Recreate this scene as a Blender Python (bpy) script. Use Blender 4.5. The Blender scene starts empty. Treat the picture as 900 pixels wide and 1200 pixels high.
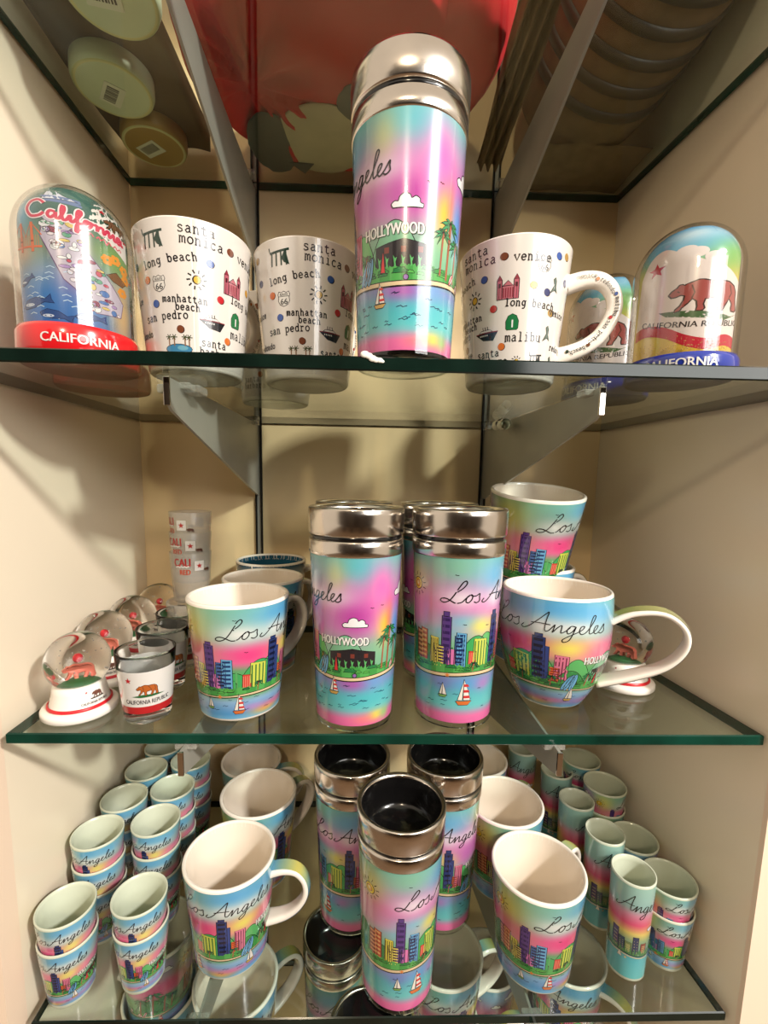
import bpy, bmesh, math, random
import numpy as np
from mathutils import Vector, Matrix
from mathutils.geometry import tessellate_polygon
random.seed(7)
rnd = random.Random(11)
S = bpy.context.scene
C = S.collection
PI = math.pi
def R(a): return math.radians(a)
ZO = 1.35                                     # eye height above the shop floor
YF, YB = .325, .598                           # cabinet mouth and back wall
ZS = {0: ZO + .3547, 1: ZO + .078, 2: ZO - .1993, 3: ZO - .4589, 4: ZO - .72}   # top faces of the glass shelves

# ------------------------------------------------------------------ camera
cam = bpy.data.cameras.new('camera'); co = bpy.data.objects.new('camera', cam); C.objects.link(co)
p, yaw, roll = .1234, .0276, .0184
fwd = Vector((math.sin(yaw) * math.cos(p), math.cos(yaw) * math.cos(p), -math.sin(p)))
up = Vector((math.sin(yaw) * math.sin(p), math.cos(yaw) * math.sin(p), math.cos(p)))
right = Vector((math.cos(yaw), -math.sin(yaw), 0))
r2 = right * math.cos(roll) + up * math.sin(roll); u2 = -right * math.sin(roll) + up * math.cos(roll)
co.matrix_world = Matrix(((r2.x, u2.x, -fwd.x, 0), (r2.y, u2.y, -fwd.y, 0), (r2.z, u2.z, -fwd.z, ZO), (0, 0, 0, 1)))
cam.sensor_fit = 'HORIZONTAL'; cam.sensor_width = 36; cam.lens = 527.4 * 36 / 900
cam.shift_x = (450 - 439.7) / 900; cam.shift_y = (628. - 600) / 900
cam.clip_start = .01
S.camera = co
# ------------------------------------------------------------------ world, lights, exposure
w = bpy.data.worlds.new('shop_light'); S.world = w; w.use_nodes = True
w.node_tree.nodes['Background'].inputs[0].default_value = (1, .84, .66, 1)
w.node_tree.nodes['Background'].inputs[1].default_value = .62
def area(name, loc, target, size, power, col, sy=None):
    l = bpy.data.lights.new(name, 'AREA'); l.energy = power; l.color = col; l.size = size
    if sy: l.shape = 'RECTANGLE'; l.size_y = sy
    o = bpy.data.objects.new(name, l); C.objects.link(o); o.location = loc
    o.rotation_euler = (Vector(target) - Vector(loc)).to_track_quat('-Z', 'Y').to_euler(); return o
area('ceiling_spot', (1.15, -.75, ZO + .95), (-.1, .5, ZO - .1), .12, 33, (1, .96, .90))
area('ceiling_spot', (-.25, -1.5, ZO + 1.0), (0, .5, ZO - .2), .12, 8, (1, .80, .56))
area('soft_fill', (1.0, -1.0, ZO + .5), (-.2, .5, ZO - .1), .9, 11, (1, .97, .93), .6)  # added soft fill, brightens the left wall; no real fixture
S.view_settings.view_transform = 'Standard'; S.view_settings.look = 'None'
S.view_settings.gamma = 1; S.view_settings.use_curve_mapping = False
S.view_settings.exposure = .44
S.cycles.transparent_max_bounces = 32
S.cycles.max_bounces = 10
S.cycles.caustics_reflective = False; S.cycles.caustics_refractive = True

# ------------------------------------------------------------------ materials
def lin(c):
    return tuple((x / 255 / 12.92) if x / 255 <= .04045 else ((x / 255 + .055) / 1.055) ** 2.4 for x in c[:3])
def mat(name, rgb, rough=.5, metal=0, coat=0, noise=0, nscale=30, bump=0, spec=.5, trans=0, alpha=1):
    m = bpy.data.materials.new(name); m.use_nodes = True; nt = m.node_tree; b = nt.nodes['Principled BSDF']
    c = lin(rgb) + (1,)
    b.inputs['Base Color'].default_value = c; b.inputs['Roughness'].default_value = rough; b.inputs['Metallic'].default_value = metal
    b.inputs['Coat Weight'].default_value = coat; b.inputs['Coat Roughness'].default_value = .04
    b.inputs['Specular IOR Level'].default_value = spec
    b.inputs['Transmission Weight'].default_value = trans; b.inputs['Alpha'].default_value = alpha
    if noise or bump:
        tc = nt.nodes.new('ShaderNodeTexCoord'); n = nt.nodes.new('ShaderNodeTexNoise'); n.inputs['Scale'].default_value = nscale
        n.inputs['Detail'].default_value = 6; nt.links.new(tc.outputs['Object'], n.inputs['Vector'])
        if noise:
            rp = nt.nodes.new('ShaderNodeValToRGB'); rp.color_ramp.elements[0].position = .3; rp.color_ramp.elements[1].position = .7
            rp.color_ramp.elements[0].color = tuple(x * (1 - noise) for x in c[:3]) + (1,); rp.color_ramp.elements[1].color = tuple(min(1, x * (1 + noise)) for x in c[:3]) + (1,)
            nt.links.new(n.outputs['Fac'], rp.inputs[0]); nt.links.new(rp.outputs[0], b.inputs['Base Color'])
        if bump:
            bp = nt.nodes.new('ShaderNodeBump'); bp.inputs['Strength'].default_value = bump; bp.inputs['Distance'].default_value = .002
            nt.links.new(n.outputs['Fac'], bp.inputs['Height']); nt.links.new(bp.outputs[0], b.inputs['Normal'])
    return m
def printed(name, rough=.22, coat=.8):
    m = mat(name, (255, 255, 255), rough, coat=coat); nt = m.node_tree
    a = nt.nodes.new('ShaderNodeVertexColor'); a.layer_name = 'ink'
    nt.links.new(a.outputs['Color'], nt.nodes['Principled BSDF'].inputs['Base Color']); return m
def thin_glass(name, tint=(.96, .98, .97), ior=1.5, boost=1., rough=0, milk=0, milkc=(220, 215, 205)):
    m = bpy.data.materials.new(name); m.use_nodes = True; nt = m.node_tree; nt.nodes.clear()
    o = nt.nodes.new('ShaderNodeOutputMaterial'); mx = nt.nodes.new('ShaderNodeMixShader'); f = nt.nodes.new('ShaderNodeMath')
    t = nt.nodes.new('ShaderNodeBsdfTransparent'); g = nt.nodes.new('ShaderNodeBsdfGlossy'); g.inputs['Roughness'].default_value = rough
    t.inputs[0].default_value = tint + (1,)
    ml = nt.nodes.new('ShaderNodeMath'); ml.operation = 'MULTIPLY'; ml.inputs[1].default_value = boost; ml.use_clamp = True
    geo = nt.nodes.new('ShaderNodeNewGeometry'); dt = nt.nodes.new('ShaderNodeVectorMath'); dt.operation = 'DOT_PRODUCT'
    nt.links.new(geo.outputs['Incoming'], dt.inputs[0]); nt.links.new(geo.outputs['Normal'], dt.inputs[1])
    prev = dt.outputs['Value']; r0 = ((ior - 1) / (ior + 1)) ** 2
    for op, v in (('ABSOLUTE', 0), ('SUBTRACT', 1), ('POWER', 5), ('MULTIPLY', 1 - r0)):      # Schlick's reflectance, the same from both sides
        n = nt.nodes.new('ShaderNodeMath'); n.operation = op
        if op == 'SUBTRACT': n.inputs[0].default_value = 1; nt.links.new(prev, n.inputs[1]); n.use_clamp = True
        else: nt.links.new(prev, n.inputs[0]); n.inputs[1].default_value = v
        prev = n.outputs[0]
    f.operation = 'ADD'; f.inputs[1].default_value = r0; nt.links.new(prev, f.inputs[0])
    nt.links.new(f.outputs[0], ml.inputs[0]); nt.links.new(ml.outputs[0], mx.inputs[0])
    nt.links.new(t.outputs[0], mx.inputs[1]); nt.links.new(g.outputs[0], mx.inputs[2])
    last = mx
    if milk:
        d = nt.nodes.new('ShaderNodeBsdfDiffuse'); d.inputs[0].default_value = lin(milkc) + (1,)
        m2 = nt.nodes.new('ShaderNodeMixShader'); m2.inputs[0].default_value = milk
        nt.links.new(mx.outputs[0], m2.inputs[1]); nt.links.new(d.outputs[0], m2.inputs[2]); last = m2
    nt.links.new(last.outputs[0], o.inputs[0]); return m
M = dict(
    wall=mat('cream_laminate', (236, 222, 198), .24, noise=.02, nscale=7, bump=.05),
    back=mat('beige_back_panel', (226, 200, 156), .22, noise=.02, nscale=5, bump=.04),
    facing=mat('peach_cabinet_facing', (236, 212, 188), .5, noise=.02, nscale=12),
    dark=mat('dark_brown_wood', (58, 44, 32), .5, noise=.25, nscale=14, bump=.2),
    joint=mat('dark_joint', (70, 56, 40), .7, noise=.1),
    ceramic=mat('white_ceramic', (240, 232, 220), .12, coat=.6, noise=.01, nscale=20),
    ceramic_in=mat('cream_ceramic', (236, 224, 208), .2, coat=.4, noise=.01, nscale=20),
    greyin=mat('pale_green_ceramic', (198, 204, 184), .25, coat=.4, noise=.03, nscale=40),
    blue_in=mat('teal_blue_ceramic', (38, 92, 118), .15, coat=.6, noise=.05),
    ink=printed('printed_glaze'), flat_ink=printed('printed_card', .45, .1),
    steel=mat('polished_steel', (214, 206, 196), .17, 1, noise=.05, nscale=60),
    chrome=mat('bright_chrome', (225, 220, 212), .06, 1, noise=.02, nscale=60),
    black=mat('black_plastic', (14, 13, 13), .18, coat=.3, noise=.1),
    rubber=mat('black_rubber', (18, 17, 17), .5, noise=.1),
    plate=mat('brushed_bracket_steel', (158, 156, 146), .4, .3, noise=.06, nscale=25, bump=.03),
    slot=mat('blackened_steel', (26, 24, 22), .4, .6, noise=.1),
    shelf=thin_glass('shelf_glass', (.90, .955, .93), 1.5, .9),
    edge=mat('green_glass_edge', (8, 52, 40), .12, spec=.35, noise=.45, nscale=22),
    edge1=mat('dark_glass_edge', (10, 26, 20), .12, spec=.35, noise=.5, nscale=26),
    clear=thin_glass('clear_acrylic', (.955, .96, .955), 1.5, 1.6),
    clear2=thin_glass('thick_clear_glass', (.965, .97, .965), 1.52, 1.7),
    water=mat('water_filled_ball', (252, 252, 252), 0, trans=1), rglass=mat('shot_glass_crystal', (250, 252, 251), 0, trans=1),
    frost=thin_glass('frosted_glass', (.95, .94, .92), 1.5, .8, .25, .20),
    capc=thin_glass('clear_plastic_cap', (.93, .95, .94), 1.5, 2.2, .05, .22),
    redp=mat('red_resin', (205, 26, 32), .18, coat=.7, noise=.08, nscale=30),
    bluep=mat('blue_resin', (28, 48, 140), .18, coat=.7, noise=.08, nscale=30),
    resin=mat('white_resin', (240, 234, 224), .3, coat=.4, noise=.02),
    red=mat('red_paint', (200, 30, 40), .35, noise=.1), green=mat('green_resin', (40, 110, 60), .4, noise=.2, nscale=90),
    bear=mat('pink_bear_resin', (222, 120, 100), .4, noise=.12, nscale=80), bear2=mat('tan_bear_resin', (214, 138, 92), .4, noise=.12, nscale=80),
    glit=mat('silver_glitter', (250, 245, 235), .15, .6, noise=.1), gold=mat('gold_glitter', (236, 205, 130), .2, .7, noise=.1),
    redf=mat('red_fabric', (200, 24, 30), .85, noise=.15, nscale=12, bump=.5), cream=mat('cream_felt', (206, 190, 160), .9, noise=.08, nscale=40, bump=.4),
    grey=mat('grey_felt', (92, 90, 84), .9, noise=.15, nscale=40, bump=.4), brown=mat('brown_straw', (128, 100, 72), .8, noise=.18, nscale=60, bump=.6),
    blanket=mat('dark_brown_cover', (78, 58, 38), .9, noise=.2, nscale=30, bump=.6),
    paper=mat('paper_label', (226, 224, 206), .7, noise=.03), cup_o=mat('olive_glaze', (196, 196, 140), .4, noise=.1),
    cup_b=mat('pale_sage_glaze', (205, 214, 180), .4, noise=.06), cup_c=mat('ochre_glaze', (170, 136, 72), .4, noise=.1), label_ink=mat('label_print', (60, 56, 48), .7, noise=.05),
    wax=mat('white_glue', (226, 226, 216), .4, noise=.08),
    stone=mat('shop_floor', (120, 96, 74), .4, noise=.15, nscale=4),
)
M['water'].node_tree.nodes['Principled BSDF'].inputs['IOR'].default_value = 1.33
M['rglass'].node_tree.nodes['Principled BSDF'].inputs['IOR'].default_value = 1.3
for nm in ('steel',):
    nt = M[nm].node_tree; b = nt.nodes['Principled BSDF']; b.inputs['Anisotropic'].default_value = .75
    tg_ = nt.nodes.new('ShaderNodeTangent'); tg_.direction_type = 'RADIAL'; tg_.axis = 'Z'; nt.links.new(tg_.outputs[0], b.inputs['Tangent'])
# ------------------------------------------------------------------ object helpers
def link(o, parent=None):
    C.objects.link(o)
    if parent: o.parent = parent
    return o
def mobj(name, verts, faces, m, parent=None, smooth=True, mats=None, mi=None):
    me = bpy.data.meshes.new(name); me.from_pydata([tuple(v) for v in verts], [], faces)
    for x in (mats or [m]): me.materials.append(x)
    if mi: me.polygons.foreach_set('material_index', mi)
    if smooth: me.polygons.foreach_set('use_smooth', [True] * len(me.polygons))
    me.update(); return link(bpy.data.objects.new(name, me), parent)
def bobj(name, bm, m, parent=None, smooth=False):
    me = bpy.data.meshes.new(name); bm.to_mesh(me); bm.free(); me.materials.append(m)
    if smooth: me.polygons.foreach_set('use_smooth', [True] * len(me.polygons))
    return link(bpy.data.objects.new(name, me), parent)
def thing(name, label, cat, loc=(0, 0, 0), rz=0, group=None):
    o = bpy.data.objects.new(name, None); o.empty_display_size = .01; C.objects.link(o)
    o.location = loc; o.rotation_euler = (0, 0, rz); o['label'] = label; o['category'] = cat
    if group: o['group'] = group
    return o
def tag(o, label, cat, group=None):
    o['label'] = label; o['category'] = cat
    if group: o['group'] = group
    return o
def dup(root, label, loc, rz=0, group=None, rot=None):
    r = root.copy(); C.objects.link(r); r.location = loc; r.rotation_euler = rot or (0, 0, rz); r['label'] = label
    if group: r['group'] = group
    for ch in list(root.children):
        c = ch.copy(); C.objects.link(c); c.parent = r
        for g in ch.children:
            d = g.copy(); C.objects.link(d); d.parent = c
    return r
def box_bm(bm, lo, hi, bevel=0):
    r = bmesh.ops.create_cube(bm, size=1); vs = r['verts']
    for v in vs: v.co = Vector([lo[i] + (v.co[i] + .5) * (hi[i] - lo[i]) for i in range(3)])
    if bevel: bmesh.ops.bevel(bm, geom=list({e for v in vs for e in v.link_edges}), offset=bevel, segments=2, affect='EDGES', profile=.5)
def box(name, lo, hi, m, parent=None, bevel=0):
    bm = bmesh.new(); box_bm(bm, lo, hi, bevel); return bobj(name, bm, m, parent)
def lathe(prof, n=64, closed=False):
    """prof: list of (r,z); r==0 collapses to a point"""
    vs, fs, rows = [], [], []
    for r, z in prof:
        if r < 1e-7: rows.append([len(vs)]); vs.append((0, 0, z))
        else:
            rows.append(list(range(len(vs), len(vs) + n)))
            for i in range(n): a = 2 * PI * i / n; vs.append((r * math.cos(a), r * math.sin(a), z))
    for a, b in zip(rows, rows[1:]):
        for i in range(n):
            j = (i + 1) % n
            if len(a) == 1 and len(b) == 1: continue
            if len(a) == 1: fs.append((a[0], b[j], b[i]))
            elif len(b) == 1: fs.append((a[i], a[j], b[0]))
            else: fs.append((a[i], a[j], b[j], b[i]))
    return vs, fs
def lobj(name, prof, m, parent=None, n=64):
    v, f = lathe(prof, n); return mobj(name, v, f, m, parent)
def arcp(cx, cz, r, a0, a1, n):
    return [(cx + r * math.cos(R(a0 + (a1 - a0) * i / n)), cz + r * math.sin(R(a0 + (a1 - a0) * i / n))) for i in range(n + 1)]
def face_cam(x, y, phi=0): return math.atan2(-y, -x) + PI / 2 - R(phi)

# ------------------------------------------------------------------ printed art: flat ink shapes laid on a curved surface
def crv(pts, n=5):
    out = []; P = [pts[0]] + list(pts) + [pts[-1]]
    for i in range(1, len(P) - 2):
        for k in range(n):
            t = k / n; a, b, c, d = P[i - 1], P[i], P[i + 1], P[i + 2]
            out.append(tuple(.5 * ((2 * b[j]) + (-a[j] + c[j]) * t + (2 * a[j] - 5 * b[j] + 4 * c[j] - d[j]) * t * t + (-a[j] + 3 * b[j] - 3 * c[j] + d[j]) * t ** 3) for j in (0, 1)))
    out.append(tuple(pts[-1])); return out
def cap_outline(body, bold=False):
    pass
_font = {}
def glyphs(text):
    """filled letters of Blender's own font, as triangles; height of a capital = 1"""
    if text in _font: return _font[text]
    cu = bpy.data.curves.new('t', 'FONT'); cu.body = text; cu.resolution_u = 3
    o = bpy.data.objects.new('t', cu); C.objects.link(o); bpy.context.view_layer.update()
    me = bpy.data.meshes.new_from_object(o.evaluated_get(bpy.context.evaluated_depsgraph_get()))
    vs = [v.co.copy() for v in me.vertices]; fs = []
    for pl in me.polygons:
        q = list(pl.vertices); fs += [(q[0], q[i], q[i + 1]) for i in range(1, len(q) - 1)]
    bpy.data.objects.remove(o); bpy.data.curves.remove(cu); bpy.data.meshes.remove(me)
    x0 = min(v.x for v in vs); x1 = max(v.x for v in vs); sc = 1 / .73
    r = ([((v.x - x0) * sc, v.y * sc) for v in vs], fs, (x1 - x0) * sc); _font[text] = r; return r
INK = (22, 20, 26)
class Art:
    def __init__(s): s.v, s.f, s.c = [], [], []
    def tri(s, a, b, c, col, L, mx=3.):
        st = [(a, b, c)]
        while st:
            t = st.pop(); xs = [q[0] for q in t]
            if max(xs) - min(xs) > mx:
                e = max(range(3), key=lambda i: abs(t[i][0] - t[(i + 1) % 3][0])); p_, q_, o_ = t[e], t[(e + 1) % 3], t[(e + 2) % 3]
                m_ = ((p_[0] + q_[0]) / 2, (p_[1] + q_[1]) / 2); st += [(p_, m_, o_), (m_, q_, o_)]
            else:
                ar = (t[1][0] - t[0][0]) * (t[2][1] - t[0][1]) - (t[1][1] - t[0][1]) * (t[2][0] - t[0][0])
                if abs(ar) < 1e-6: continue
                ys = [q[1] for q in t]
                if max(ys) - min(ys) > 7:
                    e = max(range(3), key=lambda i: abs(t[i][1] - t[(i + 1) % 3][1])); p_, q_, o_ = t[e], t[(e + 1) % 3], t[(e + 2) % 3]
                    m_ = ((p_[0] + q_[0]) / 2, (p_[1] + q_[1]) / 2); st += [(p_, m_, o_), (m_, q_, o_)]; continue
                if ar < 0: t = (t[0], t[2], t[1])
                k = len(s.v); s.v += [(q[0], q[1], L) for q in t]; s.c += [col] * 3; s.f.append((k, k + 1, k + 2))
    def poly(s, pts, col, L=2, ol=0, olc=INK):
        pts = list(pts)
        for t in tessellate_polygon([[Vector((q[0], q[1], 0)) for q in pts]]): s.tri(pts[t[0]], pts[t[1]], pts[t[2]], col, L)
        if ol: s.line(pts + [pts[0]], ol, olc, L + .5)
    def line(s, pts, w, col=INK, L=6):
        n = len(pts); A, B = [], []
        for i in range(n):
            a = pts[max(i - 1, 0)]; b = pts[min(i + 1, n - 1)]; dx, dy = b[0] - a[0], b[1] - a[1]; l = math.hypot(dx, dy) or 1
            A.append((pts[i][0] - dy / l * w / 2, pts[i][1] + dx / l * w / 2)); B.append((pts[i][0] + dy / l * w / 2, pts[i][1] - dx / l * w / 2))
        for i in range(n - 1): s.tri(A[i], B[i], B[i + 1], col, L); s.tri(A[i], B[i + 1], A[i + 1], col, L)
    def rect(s, x0, y0, x1, y1, col, L=2, ol=0): s.poly([(x0, y0), (x1, y0), (x1, y1), (x0, y1)], col, L, ol)
    def ell(s, cx, cy, rx, ry, col, L=2, ol=0, n=18, rot=0):
        s.poly([(cx + rx * math.cos(a) * math.cos(rot) - ry * math.sin(a) * math.sin(rot), cy + rx * math.cos(a) * math.sin(rot) + ry * math.sin(a) * math.cos(rot)) for a in [2 * PI * i / n for i in range(n)]], col, L, ol)
    def caps(s, text, cx, cy, h, col, L=7, width=None, rot=0, arc=0, bold=0):
        vs, fs, wd = glyphs(text); kx = (width / wd) if width else h; cr, sr = math.cos(rot), math.sin(rot)
        q = []
        for x, y in vs:
            X, Y = (x - wd / 2) * kx, y * h - h / 2
            Y -= arc * (X * X) * (1. / 100); q.append((cx + X * cr - Y * sr, cy + X * sr + Y * cr))
        for f in fs: s.tri(q[f[0]], q[f[1]], q[f[2]], col, L)
        if bold:
            for f in fs: s.tri(*[(q[i][0] + bold, q[i][1]) for i in f], col, L + .1)
    def grid(s, w, h, nu, nv, fn, L=0):
        k = len(s.v)
        for j in range(nv + 1):
            for i in range(nu + 1): s.v.append((w * i / nu, h * j / nv, L)); s.c.append(fn(360 * i / nu, j / nv))
        for j in range(nv):
            for i in range(nu): a = k + j * (nu + 1) + i; s.f.append((a, a + 1, a + nu + 2, a + nu + 1))
    def build(s, name, surf, m, parent, lay=3e-5):
        me = bpy.data.meshes.new(name); P, N = [], []
        for x, y, L in s.v:
            q, n = surf(x, y); P.append(q + n * (1.2e-4 + L * lay)); N.append(n)
        me.from_pydata(P, [], s.f); me.materials.append(m)
        ca = me.color_attributes.new('ink', 'FLOAT_COLOR', 'POINT')
        cache = {}; buf = []
        for c in s.c:
            if c not in cache: cache[c] = tuple(x * .70 for x in lin(c)) + (1.,)
            buf += cache[c]
        ca.data.foreach_set('color', buf)
        me.polygons.foreach_set('use_smooth', [True] * len(me.polygons)); me.update()
        me.normals_split_custom_set_from_vertices([tuple(n) for n in N])
        return link(bpy.data.objects.new(name, me), parent)
def wrap(rfun, W, z0, dz=1e-3, phi0=0):
    """x in mm round the cup (W mm = full turn), y in mm up from z0"""
    def f(x, y):
        a = R(-90 + phi0 + x / W * 360); z = z0 + y * dz; r = rfun(z); dr = (rfun(z + 1e-4) - rfun(z - 1e-4)) / 2e-4
        n = Vector((math.cos(a), math.sin(a), -dr)).normalized()
        return Vector((r * math.cos(a), r * math.sin(a), z)), n
    return f
# handwriting: Los Angeles
SCR = [
    [(1.2, 1.25), (1.75, 1.75), (2.05, 2.3), (1.9, 2.62), (1.6, 2.45), (1.25, 1.7), (.9, .8), (.5, .15), (-.05, -.1), (-.5, .05), (-.4, .35), (.1, .4), (.7, .15), (1.3, -.1), (1.95, .05), (2.3, .5), (2.75, .95), (2.45, .7), (2.4, .15), (2.75, .02), (3.05, .45), (3.0, .9), (2.8, .98), (3.1, .8), (3.5, .85), (3.85, 1.1), (3.9, .7), (4.0, .25), (3.7, .0), (3.35, .12)],
    [(4.9, .5), (4.7, .15), (5.0, .0), (5.5, .35), (6.2, 1.3), (6.8, 2.2), (7.0, 2.4), (6.95, 1.6), (6.95, .7), (7.05, .1), (7.35, .15), (7.65, .7), (7.8, .98), (7.78, .5), (7.75, .02), (8.05, .6), (8.4, .98), (8.45, .5), (8.5, .06), (8.85, .3), (9.2, .8)],
    [(5.6, .85), (6.4, .95), (7.4, .9)],
    [(9.65, .9), (9.25, .95), (8.98, .45), (9.15, .02), (9.5, .35), (9.7, .92), (9.6, .1), (9.4, -.75), (8.95, -1.05), (8.8, -.75), (9.3, -.25), (9.95, .2), (10.4, .6), (10.5, .95), (10.2, .9), (10.12, .35), (10.4, .0), (10.85, .3), (11.35, 1.4), (11.5, 2.1), (11.25, 2.15), (11.1, 1.2), (11.15, .15), (11.45, .1), (11.85, .5), (12.0, .93), (11.72, .92), (11.6, .35), (11.9, .0), (12.35, .35), (12.75, 1.08), (12.8, .65), (12.9, .25), (12.55, .0), (12.25, .12)]]
def script(A, x, y, ux, uy, w, L=8, only=None, slope=0, split=0):
    for k, st in enumerate(SCR):
        if only and k not in only: continue
        q = [(x + ux * a + uy * .18 * b + (split if k else 0), y + uy * b + slope * a) for a, b in crv(st, 4)]
        A.line(q, w, INK, L + .01 * k)
# typewriter letters (single strokes with slab ticks)
def arc(cx, cy, rx, ry, a0, a1, n=8): return [(cx + rx * math.cos(R(a0 + (a1 - a0) * i / n)), cy + ry * math.sin(R(a0 + (a1 - a0) * i / n))) for i in range(n + 1)]
TW = {
    'a': [[(.2, .85), (.45, 1), (.7, .85), (.72, .1), (.9, 0)], [(.7, .6), (.35, .55), (.12, .3), (.3, 0), (.55, .05), (.72, .25)]],
    'b': [[(.05, 1.5), (.22, 1.5), (.22, 0)], arc(.52, .5, .32, .5, 160, -160, 10)],
    'c': [arc(.5, .5, .36, .5, 40, 320, 10)], 'd': [[(.6, 1.5), (.78, 1.5), (.78, 0), (.95, 0)], arc(.47, .5, .32, .5, 20, 340, 10)],
    'e': [[(.15, .52), (.85, .52)] + arc(.5, .5, .36, .5, 10, 320, 10)],
    'g': [arc(.46, .55, .3, .45, 20, 340, 9), [(.95, 1), (.76, 1), (.76, -.1), (.6, -.45), (.25, -.45)]],
    'h': [[(.05, 1.5), (.2, 1.5), (.2, 0)], [(.2, .7), (.45, 1), (.7, .85), (.74, 0)], [(.05, 0), (.36, 0)], [(.6, 0), (.92, 0)]],
    'i': [[(.25, 1), (.5, 1), (.5, 0)], [(.2, 0), (.8, 0)], [(.5, 1.3), (.5, 1.5)]],
    'l': [[(.25, 1.5), (.5, 1.5), (.5, 0)], [(.2, 0), (.8, 0)]],
    'm': [[(.0, 1), (.12, 1), (.12, 0)], [(.12, .8), (.3, 1), (.46, .85), (.48, 0)], [(.48, .8), (.68, 1), (.84, .85), (.86, 0), (.98, 0)], [(.0, 0), (.24, 0)]],
    'n': [[(.05, 1), (.2, 1), (.2, 0)], [(.2, .7), (.45, 1), (.7, .85), (.74, 0)], [(.05, 0), (.36, 0)], [(.6, 0), (.92, 0)]],
    'o': [arc(.5, .5, .38, .5, 0, 360, 12)],
    'p': [[(.05, 1), (.2, 1), (.2, -.5)], arc(.52, .5, .32, .5, 160, -160, 10), [(.03, -.5), (.4, -.5)]],
    'r': [[(.1, 1), (.3, 1), (.3, 0)], [(.3, .65), (.55, .98), (.85, .9)], [(.08, 0), (.6, 0)]],
    's': [[(.8, .8), (.6, 1), (.3, .97), (.2, .75), (.45, .55), (.75, .4), (.8, .15), (.55, 0), (.25, .03), (.15, .2)]],
    't': [[(.4, 1.35), (.4, .15), (.55, 0), (.85, .1)], [(.1, 1), (.8, 1)]],
    'u': [[(.05, 1), (.2, 1), (.22, .15), (.45, 0), (.74, .3)], [(.6, 1), (.76, 1), (.76, 0), (.95, 0)]],
    'v': [[(.1, 1), (.5, 0), (.9, 1)], [(.0, 1), (.28, 1)], [(.72, 1), (1, 1)]]}
def tw(A, text, cx, cy, h, w=.55, rot=0, col=INK):
    w *= 1.3; h *= 1.08; adv = 1.12 * h; n = len(text); cr, sr = math.cos(R(rot)), math.sin(R(rot))
    for i, ch in enumerate(text):
        for st in TW.get(ch, []):
            A.line([(cx + ((i - n / 2) * adv + a * h) * cr - (b * h - h / 2) * sr, cy + ((i - n / 2) * adv + a * h) * sr + (b * h - h / 2) * cr) for a, b in st], w, col, 6)
BEAR = [(.2, 3.6), (.6, 4.2), (1.2, 4.6), (1.5, 5.1), (1.9, 5.1), (2.1, 4.9), (2.8, 5.2), (3.8, 5.6), (4.6, 5.5), (5.6, 5.2), (6.8, 5.3), (8, 5.2), (9, 4.6), (9.5, 3.6), (9.5, 2.5), (9.7, 1.4), (9.9, .5), (9.6, .1), (8.8, .1), (8.7, .6), (8.8, 1.4), (8.2, 2.2), (7.9, 1.5), (7.5, .7), (7.3, .1), (6.4, .1), (6.5, .6), (6.9, 1.4), (6.8, 2.4), (5.5, 2.2), (4.8, 2.1), (4.6, 1.2), (4.8, .5), (4.6, .1), (3.7, .1), (3.8, .8), (3.7, 1.8), (3.2, 2.3), (2.6, 1.5), (2, .9), (1.8, .4), (1.1, .3), (1.2, .8), (1.7, 1.3), (2.1, 2.2), (2.2, 3), (1.8, 3.2), (1.2, 3), (.6, 3)]
def bear(A, x, y, s, col=(172, 92, 50), L=4):
    A.poly([(x + (a - 5) * s, y + b * s) for a, b in BEAR], col, L, .22 * max(s, .6), (60, 34, 24))
    for q in ([(3, 4.8), (3.4, 3.4), (3.1, 2.4)], [(5.4, 5), (6.2, 3.8), (6.9, 2.6)], [(8.2, 4.6), (8.6, 3.2), (8.2, 2.4)], [(1.3, 4), (1.6, 3.7)]):
        A.line([(x + (a - 5) * s, y + b * s) for a, b in q], .16 * s + .06, (90, 46, 30), L + 1)
def star(A, x, y, r, col, L=5):
    A.poly([(x + (r if i % 2 == 0 else r * .42) * math.sin(PI * i / 5), y + (r if i % 2 == 0 else r * .42) * math.cos(PI * i / 5)) for i in range(10)], col, L)
def mixc(a, b, t): return tuple(int(round(a[i] + (b[i] - a[i]) * t)) for i in range(3))
def blobs(base, bl):
    def f(ph, v):
        c = base(v)
        for p0, v0, sp, sv, col, k in bl:
            d = (ph - p0 + 180) % 360 - 180; t = k * math.exp(-(d / sp) ** 2 - ((v - v0) / sv) ** 2)
            if t > .01: c = mixc(c, col, min(t, 1))
        return c
    return f
def stops(st):
    def f(v):
        for (a, ca), (b, cb) in zip(st, st[1:]):
            if v <= b: return mixc(ca, cb, max(0, (v - a) / (b - a)))
        return st[-1][1]
    return f
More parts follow.
